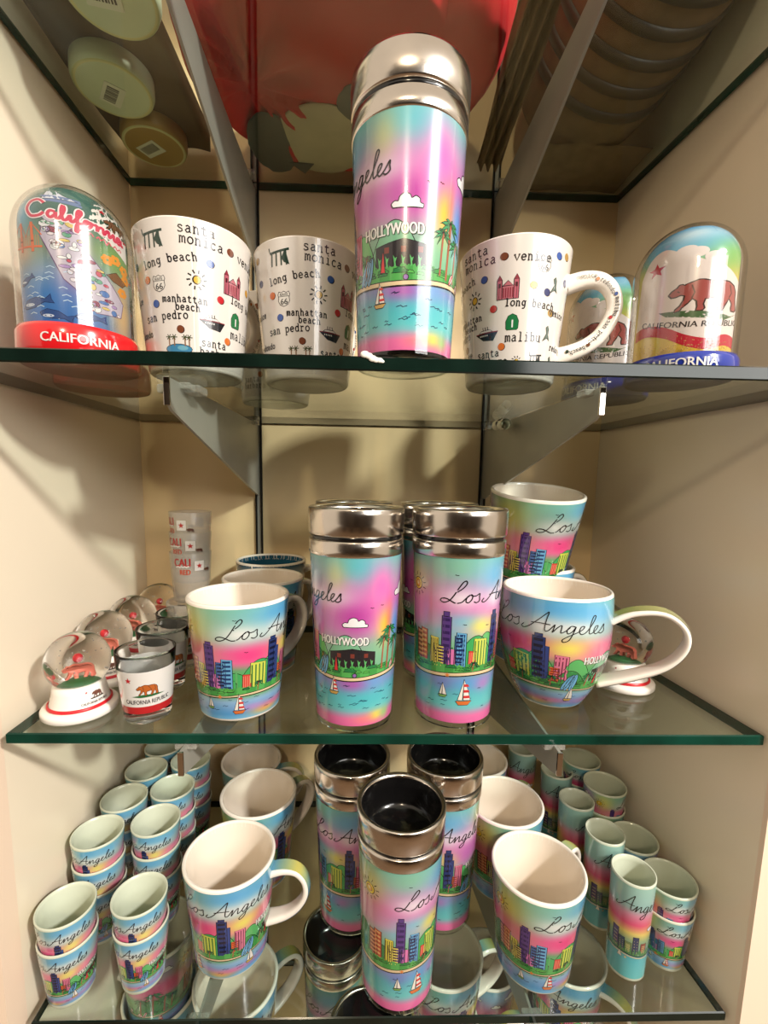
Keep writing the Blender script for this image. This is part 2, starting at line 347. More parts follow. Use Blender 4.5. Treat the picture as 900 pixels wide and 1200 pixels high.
mug_bg = blobs(stops([(0, (120, 190, 232)), (.05, (90, 160, 215)), (.17, (150, 190, 225)), (.22, (110, 175, 95)), (.45, (90, 180, 110)), (.52, (230, 140, 170)), (.62, (240, 120, 165)), (.72, (170, 200, 190)), (1, (140, 205, 180))]), [
    (60, .93, 45, .14, (96, 182, 240), .95), (100, .9, 40, .12, (110, 190, 240), .9), (20, .58, 32, .09, (245, 70, 140), .95), (75, .6, 26, .09, (252, 240, 110), 1), (110, .56, 22, .08, (245, 130, 160), .8),
    (300, .8, 26, .25, (240, 232, 110), .95), (320, .6, 20, .1, (240, 150, 160), .8), (250, .62, 50, .14, (236, 80, 140), .95), (180, .72, 40, .16, (225, 120, 180), .8), (180, .95, 30, .12, (130, 190, 230), .9), (215, .9, 30, .2, (150, 200, 240), .8), (255, .9, 22, .14, (200, 150, 210), .8),
    (40, .05, 22, .04, (250, 190, 70), .9), (60, .08, 30, .03, (240, 110, 170), .8), (20, .1, 20, .03, (200, 140, 210), .7), (120, .07, 30, .04, (225, 110, 180), .7), (200, .07, 40, .05, (110, 190, 230), .6), (280, .1, 30, .04, (190, 150, 220), .6),
    (5, .78, 26, .075, (252, 250, 245), .85), (50, .78, 16, .075, (252, 250, 245), .8), (78, .78, 30, .07, (252, 250, 245), .85)])
tum_bg = blobs(stops([(0, (236, 110, 170)), (.05, (238, 120, 175)), (.1, (110, 205, 205)), (.2, (95, 190, 200)), (.28, (140, 150, 205)), (.32, (120, 180, 140)), (.5, (140, 200, 160)), (.6, (225, 170, 200)), (.74, (226, 120, 185)), (.86, (190, 165, 195)), (1, (120, 200, 190))]), [
    (0, .95, 40, .08, (140, 200, 170), .9), (300, .86, 24, .13, (226, 222, 120), .9), (285, .66, 30, .1, (236, 160, 190), .8), (10, .63, 30, .05, (120, 205, 225), .8), (35, .6, 16, .05, (245, 235, 110), .9), (-15, .56, 25, .04, (130, 200, 220), .8),
    (55, .9, 30, .1, (110, 190, 235), .9), (60, .6, 20, .05, (240, 230, 110), .7), (90, .62, 25, .1, (200, 110, 190), .8), (140, .95, 34, .09, (105, 195, 205), 1), (120, .8, 20, .08, (225, 170, 215), .8), (138, .66, 26, .13, (192, 70, 165), .95), (170, .82, 18, .14, (245, 110, 190), 1), (112, .9, 14, .1, (215, 215, 140), .7),
    (178, .6, 11, .09, (255, 200, 60), 1), (186, .63, 6, .1, (250, 120, 80), .7), (203, .58, 13, .12, (80, 170, 245), 1), (230, .8, 25, .2, (200, 120, 210), .8), (240, .6, 25, .1, (240, 140, 170), .8),
    (170, .055, 12, .03, (245, 235, 90), 1), (185, .05, 9, .035, (150, 220, 120), .8), (150, .04, 16, .03, (250, 140, 120), .6), (135, .26, 24, .045, (190, 90, 180), .9), (165, .27, 16, .05, (110, 170, 225), .8), (20, .25, 24, .04, (90, 170, 225), .8), (-15, .24, 14, .05, (120, 130, 200), .7), (45, .24, 14, .04, (190, 130, 200), .8), (150, .16, 40, .05, (80, 195, 205), .7),
    (5, .765, 28, .055, (252, 246, 250), .85), (55, .765, 14, .055, (252, 246, 250), .8), (95, .765, 40, .055, (252, 246, 250), .75)])
def la_panorama(A, W, H, kind, lw=.5, ux=None, uy=6.4, bg=None, nu=120, nv=44, full=True):
    """the skyline picture; W mm round, H mm high"""
    mug = kind == 'mug'; k = W / 360
    A.grid(W, H, nu, nv, bg or (mug_bg if mug else tum_bg))
    sz = H / (94.5 if mug else 136.5)
    def X(ph): return (ph % 360) * k
    def mm(ph):
        if not mug: return ph
        return float(np.interp(ph, [-75, -57, -47, -22, -11, 7, 30, 57, 75, 92, 122, 240], [-84, -70, -60, -45, -33, -14, 22, 46, 69, 80, 115, 240]))
    y0 = .22 if mug else .31; ys = (.70 - .22) / (.67 - .31) if mug else 1
    def F(f): return ((f - .31) * ys + y0 if f > .31 else f * y0 / .31) * H
    def put(ph, fn):                       # draw at an angle, and once more when it crosses the seam
        fn(X(ph))
    # hills
    def hill(a, b, peaks, col, L, low=.3):
        n = 26; pts = []
        for i in range(n + 1):
            ph = a + (b - a) * i / n; f = low
            for c, w_, h in peaks: f = max(f, low + (h - low) * max(0, math.cos(min(1, abs(ph - c) / w_) * PI / 2)) ** .8)
            pts.append((ph, f))
        for s0 in (0, 360):
            q = [((ph + s0) * k, F(f)) for ph, f in pts if 0 <= ph + s0 <= 360]
            if len(q) > 2:
                q = q + [(q[-1][0], F(low)), (q[0][0], F(low))]; A.poly(q, col, L); A.line(q[:-2], lw, INK, L + .4)
    hill(-100, 0, [(-70, 26, .55), (-40, 30, .47), (-12, 20, .44)], (70, 140, 84), .9); hill(20, 105, [(45, 26, .56), (85, 22, .53)], (100, 190, 110), 1); hill(-25, 62, [(30, 34, .545), (-2, 26, .47)], (70, 175, 98), 1.2)
    hill(92, 160, [(125, 34, .555)], (130, 190, 150), 1); hill(60, 100, [(80, 22, .45)], (60, 150, 80), 1.3)
    hill(200, 268, [(232, 34, .5)], (70, 150, 90), 1)
    # low green band and beach
    for s in range(0, 360, 12):
        a, b = X(s), X(s) + 12 * k; pts = [(a, F(.3))] + [(a + (b - a) * j / 6, F(.355 + .02 * rnd.random())) for j in range(7)] + [(b, F(.3))]
        A.poly(pts, (70, 160, 75) if s % 24 else (90, 180, 90), 3.2)
    for i in range(44 if full else 20):
        ph = rnd.uniform(1, 358); x = X(ph); y = F(rnd.uniform(.325, .352)); r_ = rnd.uniform(1.6, 3.1) * sz; q = []
        for j in range(10): a = PI * j / 9; w_ = 1 + .22 * (j % 2); q.append((x + math.cos(a) * r_ * 1.5 * w_, y + math.sin(a) * r_ * w_))
        A.poly(q, ((58, 150, 70), (92, 185, 84), (40, 128, 70))[i % 3], 3.6 + .01 * i, lw * .6)
    sh = lambda ph: .29 + .012 * math.sin(R(ph * 2 + 20))
    N = 60
    top = [(W * i / N, F(sh(360 * i / N) + .022)) for i in range(N + 1)]; bot = [(W * i / N, F(sh(360 * i / N))) for i in range(N + 1)]
    for i in range(N): A.poly([bot[i], bot[i + 1], top[i + 1], top[i]], (240, 214, 170), 4)
    A.line(top, lw, INK, 4.5); A.line(bot, lw * 1.7, INK, 4.5)
    # buildings: (phi, half width deg, base, top, colour, windows, window colour)
    bl = [(-52, 6, .33, .54, (150, 70, 60), 'h', (230, 150, 110)), (-44, 5, .33, .555, (205, 95, 70), 'h', (245, 180, 120)), (-27, 5, .35, .52, (240, 225, 90), 'v', (60, 50, 40)), (-20, 7, .33, .475, (60, 50, 60), 'h', (240, 220, 110)), (-4, 4.5, .33, .46, (235, 130, 190), '', 0),
          (-11, 5.2, .36, .655, (96, 66, 140), 'h', (60, 40, 100)), (2, 5, .36, .54, (70, 110, 170), 'h', (25, 40, 80)), (8.5, 5.5, .34, .56, (110, 180, 225), 'h', (30, 60, 110)), (24, 4.5, .34, .45, (220, 70, 60), 'v', (240, 150, 120)), (35, 8.5, .34, .52, (215, 225, 90), 'v', (50, 120, 60)),
          (57, 5.5, .35, .655, (46, 62, 120), 'h', (20, 26, 60)), (62, 3.5, .35, .6, (60, 80, 150), '', 0), (75, 6, .34, .545, (236, 130, 160), 'v', (110, 40, 70)), (70, 4.5, .33, .46, (245, 120, 70), 'h', (160, 50, 30))]
    for ph, hw, f0, f1, col, win, wc in bl:
        x = X(mm(ph)); h = hw * k * 1.22
        if x - h < 0: x = h
        A.poly([(x - h, F(f0)), (x + h, F(f0)), (x + h, F(f1)), (x - h * .9, F(f1) + h * .16)], col, 2, lw)
        if ph in (-11, 57): A.poly([(x - h * .6, F(f1)), (x + h * .6, F(f1)), (x + h * .6, F(f1) + .03 * H), (x - h * .6, F(f1) + .03 * H)], col, 2, lw)
        if win == 'h':
            n = 7
            for i in range(n):
                y = F(f0 + (f1 - f0) * (i + .8) / (n + .5)); A.rect(x - h * .7, y, x + h * .7, y + .5 * (F(f1) - F(f0)) / (n + 1), wc, 2.8)
        if win == 'v':
            for i in range(4):
                a = x - h * .8 + i * h * .45; A.rect(a, F(f0) + .6, a + h * .16, F(f1) - 1, wc, 2.8)
    # sun
    def sun(x):
        cy = (.80 if mug else .82) * H; r = 4.6 * sz
        for i in range(12):
            a = 2 * PI * i / 12 + .2; A.line([(x + math.cos(a) * r * 1.45, cy + math.sin(a) * r * 1.45), (x + math.cos(a) * r * 2.1, cy + math.sin(a) * r * 2.1)], lw, INK, 5)
        A.ell(x, cy, r * 1.08, r * 1.08, (250, 215, 60), 4, lw); A.ell(x - .2, cy, r * .62, r * .66, (245, 170, 50), 5, lw * .6); A.ell(x - .4, cy + .3, r * .3, r * .34, (250, 235, 150), 6)
    sun(X(-70 if mug else -57))
    def palm(ph, f0, f1, s, L=6):
        s *= 1.75 * sz; x = X(ph); A.line([(x - .4 * s, F(f0)), (x, F((f0 + f1) / 2)), (x + .5 * s, F(f1))], .9 * s, (170, 96, 70), L); X1, Y1 = x + .5 * s, F(f1)
        for a in (-35, 5, 40, 80, 120, 160, 200, 235):
            dx, dy = math.cos(R(a)), math.sin(R(a)); q = []
            for t in (0, .3, .6, .85, 1): q.append((X1 + dx * 5 * s * t, Y1 + dy * 3.4 * s * t - 2.6 * s * t * t))
            lo = [(a_ + .1, b_ - 1.3 * s * math.sin(PI * min(1, t_ + .1))) for (a_, b_), t_ in zip(q, (0, .3, .6, .85, 1))]
            A.poly(q + lo[::-1][1:-1], (52, 150, 92), L + .6 + .01 * (a % 7), lw * .55)
    if mug:
        for a in ((60, .33, .40, .6), (27, .33, .39, .5), (100, .33, .42, .7), (160, .33, .5, .9), (176, .33, .56, 1.1), (215, .33, .50, 1.), (236, .33, .56, 1.25), (254, .33, .5, 1.1), (266, .34, .47, .8)): palm(*a)
    else:
        for a in ((26, .33, .38, .5), (60, .33, .40, .5), (90, .33, .43, .6), (176, .34, .53, .9), (186, .33, .58, 1.15), (199, .33, .51, 1.0), (238, .33, .52, 1.1), (262, .33, .47, .8)): palm(*a)
    # sign on the hill
    A.caps('HOLLYWOOD', X(122 if not mug else 116), F(.52), .05 * H if not mug else 6.4 * sz, (252, 250, 244), 7.6, width=(64 if not mug else 48) * k, bold=.5 * sz)
    A.caps('HOLLYWOOD', X(122 if not mug else 116) + .45, F(.52) - .35, .05 * H if not mug else 6.4 * sz, (30, 60, 40), 7, width=(64 if not mug else 48) * k, bold=.6 * sz)
    # dark theatre with green figures, red umbrella
    x0, x1 = X(104), X(164); A.poly([(x0, F(.33)), (x1, F(.33)), (x1, F(.45)), ((x0 + x1) / 2, F(.475)), (x0, F(.45))], (44, 40, 44), 2.2, lw)
    for i in range(7):
        a = x0 + (x1 - x0) * (i + .5) / 7; A.poly([(a - 1.3, F(.335)), (a + 1.2, F(.335)), (a + .3, F(.38)), (a + 1.2, F(.40)), (a, F(.395)), (a - 1.3, F(.41)), (a - .5, F(.37))], (100, 190, 110), 2.9)
    for i in range(3):
        a = x0 + (x1 - x0) * (i + .7) / 3.4; A.rect(a - 1.6, F(.42), a + 1.6, F(.445), (130, 60, 50), 3)
    x = X(112); A.poly([(x - 1.6, F(.34)), (x + 1.8, F(.34)), (x + .3, F(.43))], (225, 60, 60), 5, lw)
    x = X(137); A.ell(x, F(.315), 1.7, 1.7, (150, 110, 180), 5.2, lw)
    # surfboards
    for ph, t in ((88, -.5), (92, -.35), (96, -.2)):
        x = X(mm(ph)); u_ = 1.6 * sz; A.ell(x, F(.36), 1.4 * u_, 5.2 * u_, (120, 190, 235), 6, lw, rot=t); A.line([(x - 4.5 * u_ * math.sin(t), F(.36) + 4.5 * u_ * math.cos(t)), (x + 4.5 * u_ * math.sin(t), F(.36) - 4.5 * u_ * math.cos(t))], lw * .7, INK, 7)
    # fallen red and white board, beach ball
    for ph in (194, 222): x = X(ph); A.ell(x, F(.345), 1.6, 4.2, (244, 240, 232), 6, lw, rot=-.5); A.line([(x + 1.8, F(.345) + 3.2), (x - 1.8, F(.345) - 3.2)], 1., (215, 50, 50), 7)
    x = X(212); A.ell(x, F(.33), 2.8, 2.8, (250, 246, 240), 6, lw)
    for i in range(3): a = i * 2.1; A.poly([(x, F(.33)), (x + 2.6 * math.cos(a), F(.33) + 2.6 * math.sin(a)), (x + 2.6 * math.cos(a + .9), F(.33) + 2.6 * math.sin(a + .9))], (215, 50, 50), 7)
    # boats
    def boat(ph, f, s, stripes, hull=(225, 120, 60)):
        s *= 1.95 * sz; x, y = X(ph), F(f) - 4 * s; A.poly([(x - 3.2 * s, y + .8 * s), (x + 3.6 * s, y + .9 * s), (x + 2 * s, y - .9 * s), (x - 2 * s, y - .9 * s)], hull, 6.5, lw * .7)
        A.poly([(x - 2.4 * s, y + 1.2 * s), (x - .4 * s, y + 1.2 * s), (x - .1 * s, y + 9 * s)], (250, 244, 230), 7, lw * .7)
        A.poly([(x, y + 1.2 * s), (x + 3 * s, y + 1.2 * s), (x + 2 * s, y + 5 * s), (x, y + 10 * s)], (250, 244, 236), 7, lw * .7)
        if stripes:
            for i in range(3): q = y + (2 + i * 2.4) * s; A.poly([(x, q), (x + (2.85 - .28 * i) * s, q), (x + (2.6 - .5 * i) * s, q + 1.1 * s), (x, q + 1.1 * s)], (215, 60, 60), 8)
    boat(mm(15) + (4 if mug else 0), .19, .85 if mug else 1.05, True); boat(mm(-14), .2, .5 if mug else .6, False, (120, 170, 90)); boat(84 if mug else 108, .22 if mug else .24, .7, not mug, (210, 170, 90)); boat(150, .12, .01, False); boat(245, .19, .8, True)
    x = X(-8 if not mug else -22); star(A, x % W, F(.3), 2.2, (235, 140, 70), 6)
    # waves
    for i in range(46 if full else 16):
        ph = rnd.uniform(0, 352); f = rnd.uniform(.08, .27); x = X(ph); y = F(f); l = rnd.uniform(2.5, 7.5) * sz
        A.line([(x, y), (x + l * .4, y + .7), (x + l * .6, y - .2), (x + l, y + .45)], lw * .75, (24, 50, 90), 5)
    # clouds and birds
    def cloud(ph, f, s):
        x, y = X(ph), f * H
        q = [(-5, -.6), (-5.6, .6), (-4.4, 1.6), (-3.2, 1.5), (-2.6, 3), (-.8, 3.9), (.9, 3.3), (1.4, 2.3), (2.8, 3), (4.2, 2.2), (4.4, 1), (5.6, .6), (5.4, -.6)]
        A.poly([(x + a * s, y + b * s) for a, b in crv(q, 3)], (253, 250, 250), 5, lw)
    if mug: cloud(180, .8, 1.7 * sz); cloud(252, .83, 1.9 * sz); cloud(222, .72, 1.2 * sz)
    else: cloud(137, .61, 1.75); cloud(216, .77, 2.4); cloud(262, .7, 1.7)
    for ph, f in ((12, .61), (44, .60), (158, .71), (172, .72), (246, .7), (0, .9)):
        x, y = X(ph), f * H; A.line([(x - 1.4, y + .5), (x - .5, y + .7), (x, y), (x + .6, y + .5), (x + 1.5, y + .2)], lw * .8, INK, 5)
    # handwriting
    ux = ux or (W / 360 * (10.2 if mug else 10.6)); y = (.735 if mug else .745) * H
    xs = (-17 if mug else -14) * k
    # "Los" straddles the seam: shift the canvas seam away by drawing both sides
    for st_i, st in enumerate(SCR):
        q = [(xs + ux * a + uy * .18 * b + (0 if st_i == 0 else -.35 * ux), y + uy * b) for a, b in crv(st, 4)]
        seg = []
        for a, b in zip(q, q[1:]):
            if (a[0] < 0) != (b[0] < 0):
                if len(seg) > 0: A.line([((s_[0] + W) if s_[0] < 0 else s_[0], s_[1]) for s_ in seg + [a]], lw * 1.55, INK, 9 + .1 * st_i)
                seg = [b]
            else:
                if not seg: seg = [a]
                seg.append(b)
        if len(seg) > 1: A.line([((s_[0] + W) if s_[0] < 0 else s_[0], s_[1]) for s_ in seg], lw * 1.55, INK, 9 + .1 * st_i)
    return A
def pts_on(A, n, W, H): pass

# ------------------------------------------------------------------ mugs
def mug_profile(Rt, Rb, h, t=.0035, bulge=None):
    rf = bulge or (lambda z: Rb + (Rt - Rb) * (z / h) ** .92)
    zs = [h * i / 16 for i in range(1, 17)]
    out = [(0, .003), (Rb * .8, .003), (Rb * .86, 0), (rf(0.0) * .96, 0), (rf(.001), .0015)] + [(rf(z), z) for z in zs[:-1]] + [(rf(h), h - .0012), (rf(h) - .0006, h - .0002), (rf(h) - t * .5, h + .0003), (rf(h) - t + .0004, h - .0004), (rf(h) - t, h - .002)]
    inn = [(max(rf(z) - t, .004), z) for z in reversed(zs[1:-1])] + [(rf(.008) - t - .006, .0075), (0, .006)]
    return out, inn, rf
def handle_mesh(name, rf, z0, z1, ext, wd, th, m, parent, ang, m2=None, pts=None):
    """flattened loop handle from z1 (upper) to z0 (lower) reaching ext beyond the wall"""
    cp = pts or [(-.0022, z1), (ext * .32, z1 + .0030), (ext * .66, z1 + .0010), (ext * .90, z1 - .0070), (ext, z1 - .0175), (ext * .96, z1 - .0275), (ext * .80, z0 + .0150), (ext * .55, z0 + .0075), (ext * .26, z0 + .0030), (-.0022, z0)]
    c = crv(cp, 7); V, F_ = [], []; n = 24
    zt = rf
    for i, (a, z) in enumerate(c):
        base = zt(z1) + (zt(z0) - zt(z1)) * (z1 - z) / (z1 - z0)
        p0 = Vector((base + a, 0, z)); q = c[min(i + 1, len(c) - 1)]; r_ = c[max(i - 1, 0)]
        tg = Vector((q[0] - r_[0], 0, q[1] - r_[1])).normalized(); nn = Vector((tg.z, 0, -tg.x)) * -1
        k = 1 + .25 * (abs(i / (len(c) - 1) - .5) * 2) ** 3
        for j in range(n):
            b = 2 * PI * j / n; sx = math.copysign(abs(math.cos(b)) ** .7, math.cos(b)); sy = math.copysign(abs(math.sin(b)) ** .7, math.sin(b))
            V.append(p0 + nn * (th / 2 * sy * k) + Vector((0, 1, 0)) * (wd / 2 * sx * k))
    for i in range(len(c) - 1):
        for j in range(n): a = i * n + j; b = i * n + (j + 1) % n; F_.append((a, b, b + n, a + n))
    F_ += [tuple(range(n))[::-1], tuple(range(len(V) - n, len(V)))]
    Mx = Matrix.Rotation(ang, 3, 'Z'); V = [Mx @ v for v in V]
    o = mobj(name, V, F_, m, parent)
    return o, c
def ear_strip(rf, c, z0, z1, th, wd, ang, side=-1):
    """surface on the handle's outside: x mm along, y mm across"""
    L = [0]
    for a, b in zip(c, c[1:]): L.append(L[-1] + math.hypot(b[0] - a[0], b[1] - a[1]) * 1000)
    def f(x, y):
        x = min(max(x, 0), L[-1] - .01); i = max(k for k in range(len(L)) if L[k] <= x); t = (x - L[i]) / (L[i + 1] - L[i])
        a = c[i][0] + (c[i + 1][0] - c[i][0]) * t; z = c[i][1] + (c[i + 1][1] - c[i][1]) * t
        base = rf(z1) + (rf(z0) - rf(z1)) * (z1 - z) / (z1 - z0); q = c[i + 1]; r_ = c[i]
        tg = Vector((q[0] - r_[0], 0, q[1] - r_[1])).normalized(); nn = Vector((-tg.z, 0, tg.x))
        k = 1 + .25 * (abs((i + t) / (len(c) - 1) - .5) * 2) ** 3
        s = min(1, abs(y) * 1e-3 / (wd / 2 * k)); prof = (1 - s ** 2.857) ** .35
        if side == 1:                                   # the flat flank that faces left when the handle points right
            s = min(1, abs(y) * 1e-3 / (th / 2 * k)); prof = (1 - s ** 2.857) ** .35
            pos = Vector((base + a, 0, z)) + nn * (y * 1e-3) + Vector((0, -1, 0)) * (wd / 2 * k * prof + 3e-4)
            Mx = Matrix.Rotation(ang, 3, 'Z'); return Mx @ pos, Mx @ Vector((0, -1, 0))
        pos = Vector((base + a, 0, z)) + nn * (th / 2 * k * prof + 3.5e-4) + Vector((0, -y * 1e-3, 0))
        Mx = Matrix.Rotation(ang, 3, 'Z'); return Mx @ pos, Mx @ nn
    return f, L[-1]
def make_mug(name, art, label, Rt, Rb, h, m_in, handle=(.03, .082, .034, .014, .0065), hphi=140, bulge=None, hart=None, hpts=None, W=None):
    t = thing(name, label, 'mug')
    out, inn, rf = mug_profile(Rt, Rb, h, bulge=bulge)
    v, f = lathe(out + inn[:1], 120); mobj('body', v, f, M['ceramic'], t); v, f = lathe([out[-1]] + inn, 72); mobj('inner_glaze', v, f, m_in, t)
    W = W or 2 * PI * (Rt + Rb) / 2 * 1000; z0 = .0028
    art.build('printed_artwork', wrap(rf, W, z0), M['ink'], t)
    zl, zu, ext, wd, th = handle; ang = R(-90 + hphi)
    o, c = handle_mesh('handle', rf, zl, zu, ext, wd, th, M['ceramic'], t, ang, pts=hpts)
    if hart:
        f2, L = ear_strip(rf, c, zl, zu, th, wd, ang, 1 if hart is text_handle else -1); A = Art(); hart(A, L, wd * 1000); A.build('handle_print', f2, M['ink'], o)
    return t
def strip_grad(cols):
    def g(A, L, wd):
        n = 26; k = len(A.v)
        for i in range(n + 1):
            for j in range(5):
                A.v.append((2 + (L - 6) * i / n, (j / 4 - .5) * wd * .86, 0)); t = i / n * (len(cols) - 1); q = min(int(t), len(cols) - 2); A.c.append(mixc(cols[q], cols[q + 1], t - q))
        for i in range(n):
            for j in range(4): a = k + i * 5 + j; A.f.append((a, a + 1, a + 6, a + 5))
    return g
def text_handle(A, L, wd):
    x = 9
    for i, ch in enumerate(('venice', 'redondo', 'malibu', 'san pedro', 'beach')):
        n = len(ch) * 1.12 * 1.9; tw(A, ch, x + n / 2, 0.8 * (-1) ** i, 1.9, .34, 0); x += n + 1.5
        A.ell(x, -.8 * (-1) ** i, 1.3, 1.3, [(225, 120, 50), (30, 80, 160), (200, 40, 50), (120, 70, 40), (30, 60, 48)][i], 3, .15); x += 3
        if x > L - 14: break

Wm = 2 * PI * .0385 * 1000
la = la_panorama(Art(), Wm, 94.5, 'mug')
la_mug = make_mug('picture_mug', la, 'Los Angeles skyline mug front left on the middle shelf, beside the shot glasses', .0430, .0338, .1, M['ceramic_in'], hphi=130, hart=strip_grad([(120, 190, 230), (240, 225, 110), (120, 190, 230), (150, 170, 215), (240, 240, 240)]))
la_mug.location = (-.107, .3843, ZS[2]); la_mug.rotation_euler.z = face_cam(-.107, .3843, 5)
G_LA = 'Los Angeles skyline mugs'
la_mug['group'] = G_LA
def mugat(x, y, z, phi, label, src=None, sc=1, tilt=None, group=G_LA):
    o = dup(src or la_mug, label, (x, y, z), face_cam(x, y, phi), group); o.scale = (sc,) * 3
    if tilt: o.rotation_euler = (tilt[0], tilt[1], o.rotation_euler.z)
    return o
mugat(-.1046, .4690, ZS[2], 3, 'skyline mug directly behind the front left mug on the middle shelf', sc=.97)
mugat(-.1237, .3971, ZS[3], 59, 'skyline mug with handle to the right, front left of the lower shelf')
mugat(-.1158, .4830, ZS[3], 10, 'second skyline mug back in the left mug row of the lower shelf')
mugat(-.1430, .5590, ZS[3], 50, 'rearmost skyline mug of the left mug row on the lower shelf', sc=.90)
mugat(.1560, .5565, ZS[3], 170, 'rearmost skyline mug of the right mug row on the lower shelf', sc=.94)
mugat(.1712, .3817, ZS[3], -22, 'skyline mug showing sun and purple tower, front right of the lower shelf')
mugat(.1662, .4690, ZS[3], -30, 'second skyline mug back in the right mug row of the lower shelf')
# teal-lined mug behind
def teal_text(): return None
A = Art(); Wt = 2 * PI * .038 * 1000; A.grid(Wt, 95, 60, 12, blobs(stops([(0, (60, 120, 150)), (.5, (240, 236, 224)), (.86, (240, 236, 224)), (1, (40, 96, 124))]), []))
for i in range(4): A.caps('SOUTHERN CALIFORNIA', (i + .5) * Wt / 4, 84, 4, (30, 50, 70), 3, width=Wt / 4 * .9)
tealm = make_mug('teal_lined_mug', A, 'teal-lined white mug with dark letters, rearmost of the left mugs on the middle shelf', .0425, .034, .1, M['blue_in'])
A = Art(); A.caps('SOUTHERN CALIFORNIA', 0, 0, 5.2, (225, 225, 215), 2, width=86)
def inner(x, y):
    a = R(90) - x / 39.; r = .0386; n = Vector((-math.cos(a), -math.sin(a), 0)); return Vector((r * math.cos(a), r * math.sin(a), .0915 + y * 1e-3)), n
A.build('rim_lettering', inner, M['flat_ink'], tealm)
tealm.location = (-.1130, .5535, ZS[2]); tealm.rotation_euler.z = face_cam(-.113, .5535, 30)
# big-bowled mug
def bulge(z):
    t = z / .105; return .0275 + (.0488 - .0275) * (1 - (1 - min(1, t / .72)) ** 2.3) - .0012 * max(0, (t - .75) / .25) ** 2 * 1.0
Wb = 2 * PI * .0455 * 1000
bigart = la_panorama(Art(), Wb, 100, 'mug', lw=.45, uy=7)
big = make_mug('bowl_shaped_mug', bigart, 'wide bowl-shaped Los Angeles mug with big looped handle, front right of the middle shelf', .0488, .0275, .105, M['ceramic_in'], handle=(.033, .082, .052, .020, .0055), bulge=bulge, hphi=146, W=Wb, hart=strip_grad([(200, 210, 120), (215, 215, 140), (235, 230, 220), (240, 236, 230), (240, 236, 230)]),
    hpts=[(-.0024, .080), (.014, .090), (.036, .0925), (.052, .082), (.056, .066), (.046, .048), (.024, .034), (-.0026, .022)])
big.location = (.1790, .4021, ZS[2]); big.rotation_euler.z = face_cam(.179, .4021, 59)
def bigat(x, y, z, phi, label, sc=1, tilt=None): return mugat(x, y, z, phi, label, big, sc, tilt, 'bowl-shaped skyline mugs')
big['group'] = 'bowl-shaped skyline mugs'
mugat(.1915, .499, ZS[2], 0, 'lower mug of the stack of two at the back right of the middle shelf', sc=1.08)
mugat(.183, .497, ZS[2] + .0800, -25, 'upper mug tipped forward on another, back right of the middle shelf', sc=1.13, tilt=(R(11), 0))

# white souvenir mugs with place names
Ww = 2 * PI * .0387 * 1000; kk = Ww / 360; Hw = 95
A = Art(); A.grid(Ww, Hw, 120, 12, lambda ph, v: (244, 236, 226))
def X_(ph): return (ph % 360) * kk
def V_(f): return f * Hw
def pier(x, y, s=1, c=(30, 60, 48)):
    for i in range(4): A.line([(x - 6 * s + i * 4 * s, y - 6 * s), (x - 5.4 * s + i * 3.6 * s, y + 4 * s)], 1.1 * s, c, 4)
    A.line([(x - 7 * s, y + 3 * s), (x + 8 * s, y + 4.5 * s)], 1.6 * s, c, 4.2); A.poly([(x + 2 * s, y - 1 * s), (x + 5 * s, y + 5 * s), (x + 8 * s, y - 6 * s), (x + 4 * s, y - 4 * s)], c, 4.4); A.line([(x - 7 * s, y + 3 * s), (x - 8 * s, y + 7 * s)], .8 * s, c, 4)
def shield(x, y, s=1):
    q = [(-4, 5), (-2, 4.2), (0, 5.2), (2, 4.2), (4, 5), (4.8, 3), (4.2, 1), (4.6, -1.5), (3.2, -4), (0, -5.4), (-3.2, -4), (-4.6, -1.5), (-4.2, 1), (-4.8, 3)]
    A.poly([(x + a * s, y + b * s) for a, b in q], (245, 240, 230), 3, .45); A.line([(x - 4.2 * s, y + 1.6 * s), (x + 4.2 * s, y + 1.6 * s)], .3, INK, 5)
    A.caps('ROUTE', x, y + 2.9 * s, 1.7 * s, INK, 5, width=6 * s, bold=.1); A.caps('66', x, y - 1.8 * s, 4.2 * s, INK, 5, width=5.6 * s, bold=.2)
def wsun(x, y, s=1):
    A.ell(x, y, 3 * s, 3 * s, (60, 50, 40), 3); A.ell(x + .2, y, 2.2 * s, 2.4 * s, (236, 190, 60), 4)
    for i in range(10): a = 2 * PI * i / 10; A.line([(x + 4.2 * s * math.cos(a), y + 4.2 * s * math.sin(a)), (x + 6.6 * s * math.cos(a + .08), y + 6.6 * s * math.sin(a + .08))], .95 * s, (40, 38, 36), 4)
def mission(x, y, s=1):
    c = (150, 48, 66); A.rect(x - 6 * s, y - 6 * s, x + 6 * s, y + 3 * s, (205, 120, 130), 3, .5); A.rect(x - 7.5 * s, y - 6 * s, x - 4 * s, y + 7 * s, (196, 100, 116), 3.3, .5); A.rect(x + 4 * s, y - 6 * s, x + 7.5 * s, y + 7 * s, (196, 100, 116), 3.3, .5)
    for d in (-5.75, 5.75): A.poly([(x + (d - 1.9) * s, y + 7 * s), (x + (d + 1.9) * s, y + 7 * s), (x + d * s, y + 10.5 * s)], c, 3.6, .3); A.rect(x + (d - .8) * s, y + 2 * s, x + (d + .8) * s, y + 5 * s, (80, 24, 36), 4.4)
    A.poly([(x - 3.6 * s, y + 3 * s), (x + 3.6 * s, y + 3 * s), (x, y + 6.4 * s)], (205, 120, 130), 3.4, .5)
    for i in range(5): A.rect(x + (-3.4 + i * 1.6) * s, y - 5 * s, x + (-2.6 + i * 1.6) * s, y + 1.6 * s, c, 4.4)
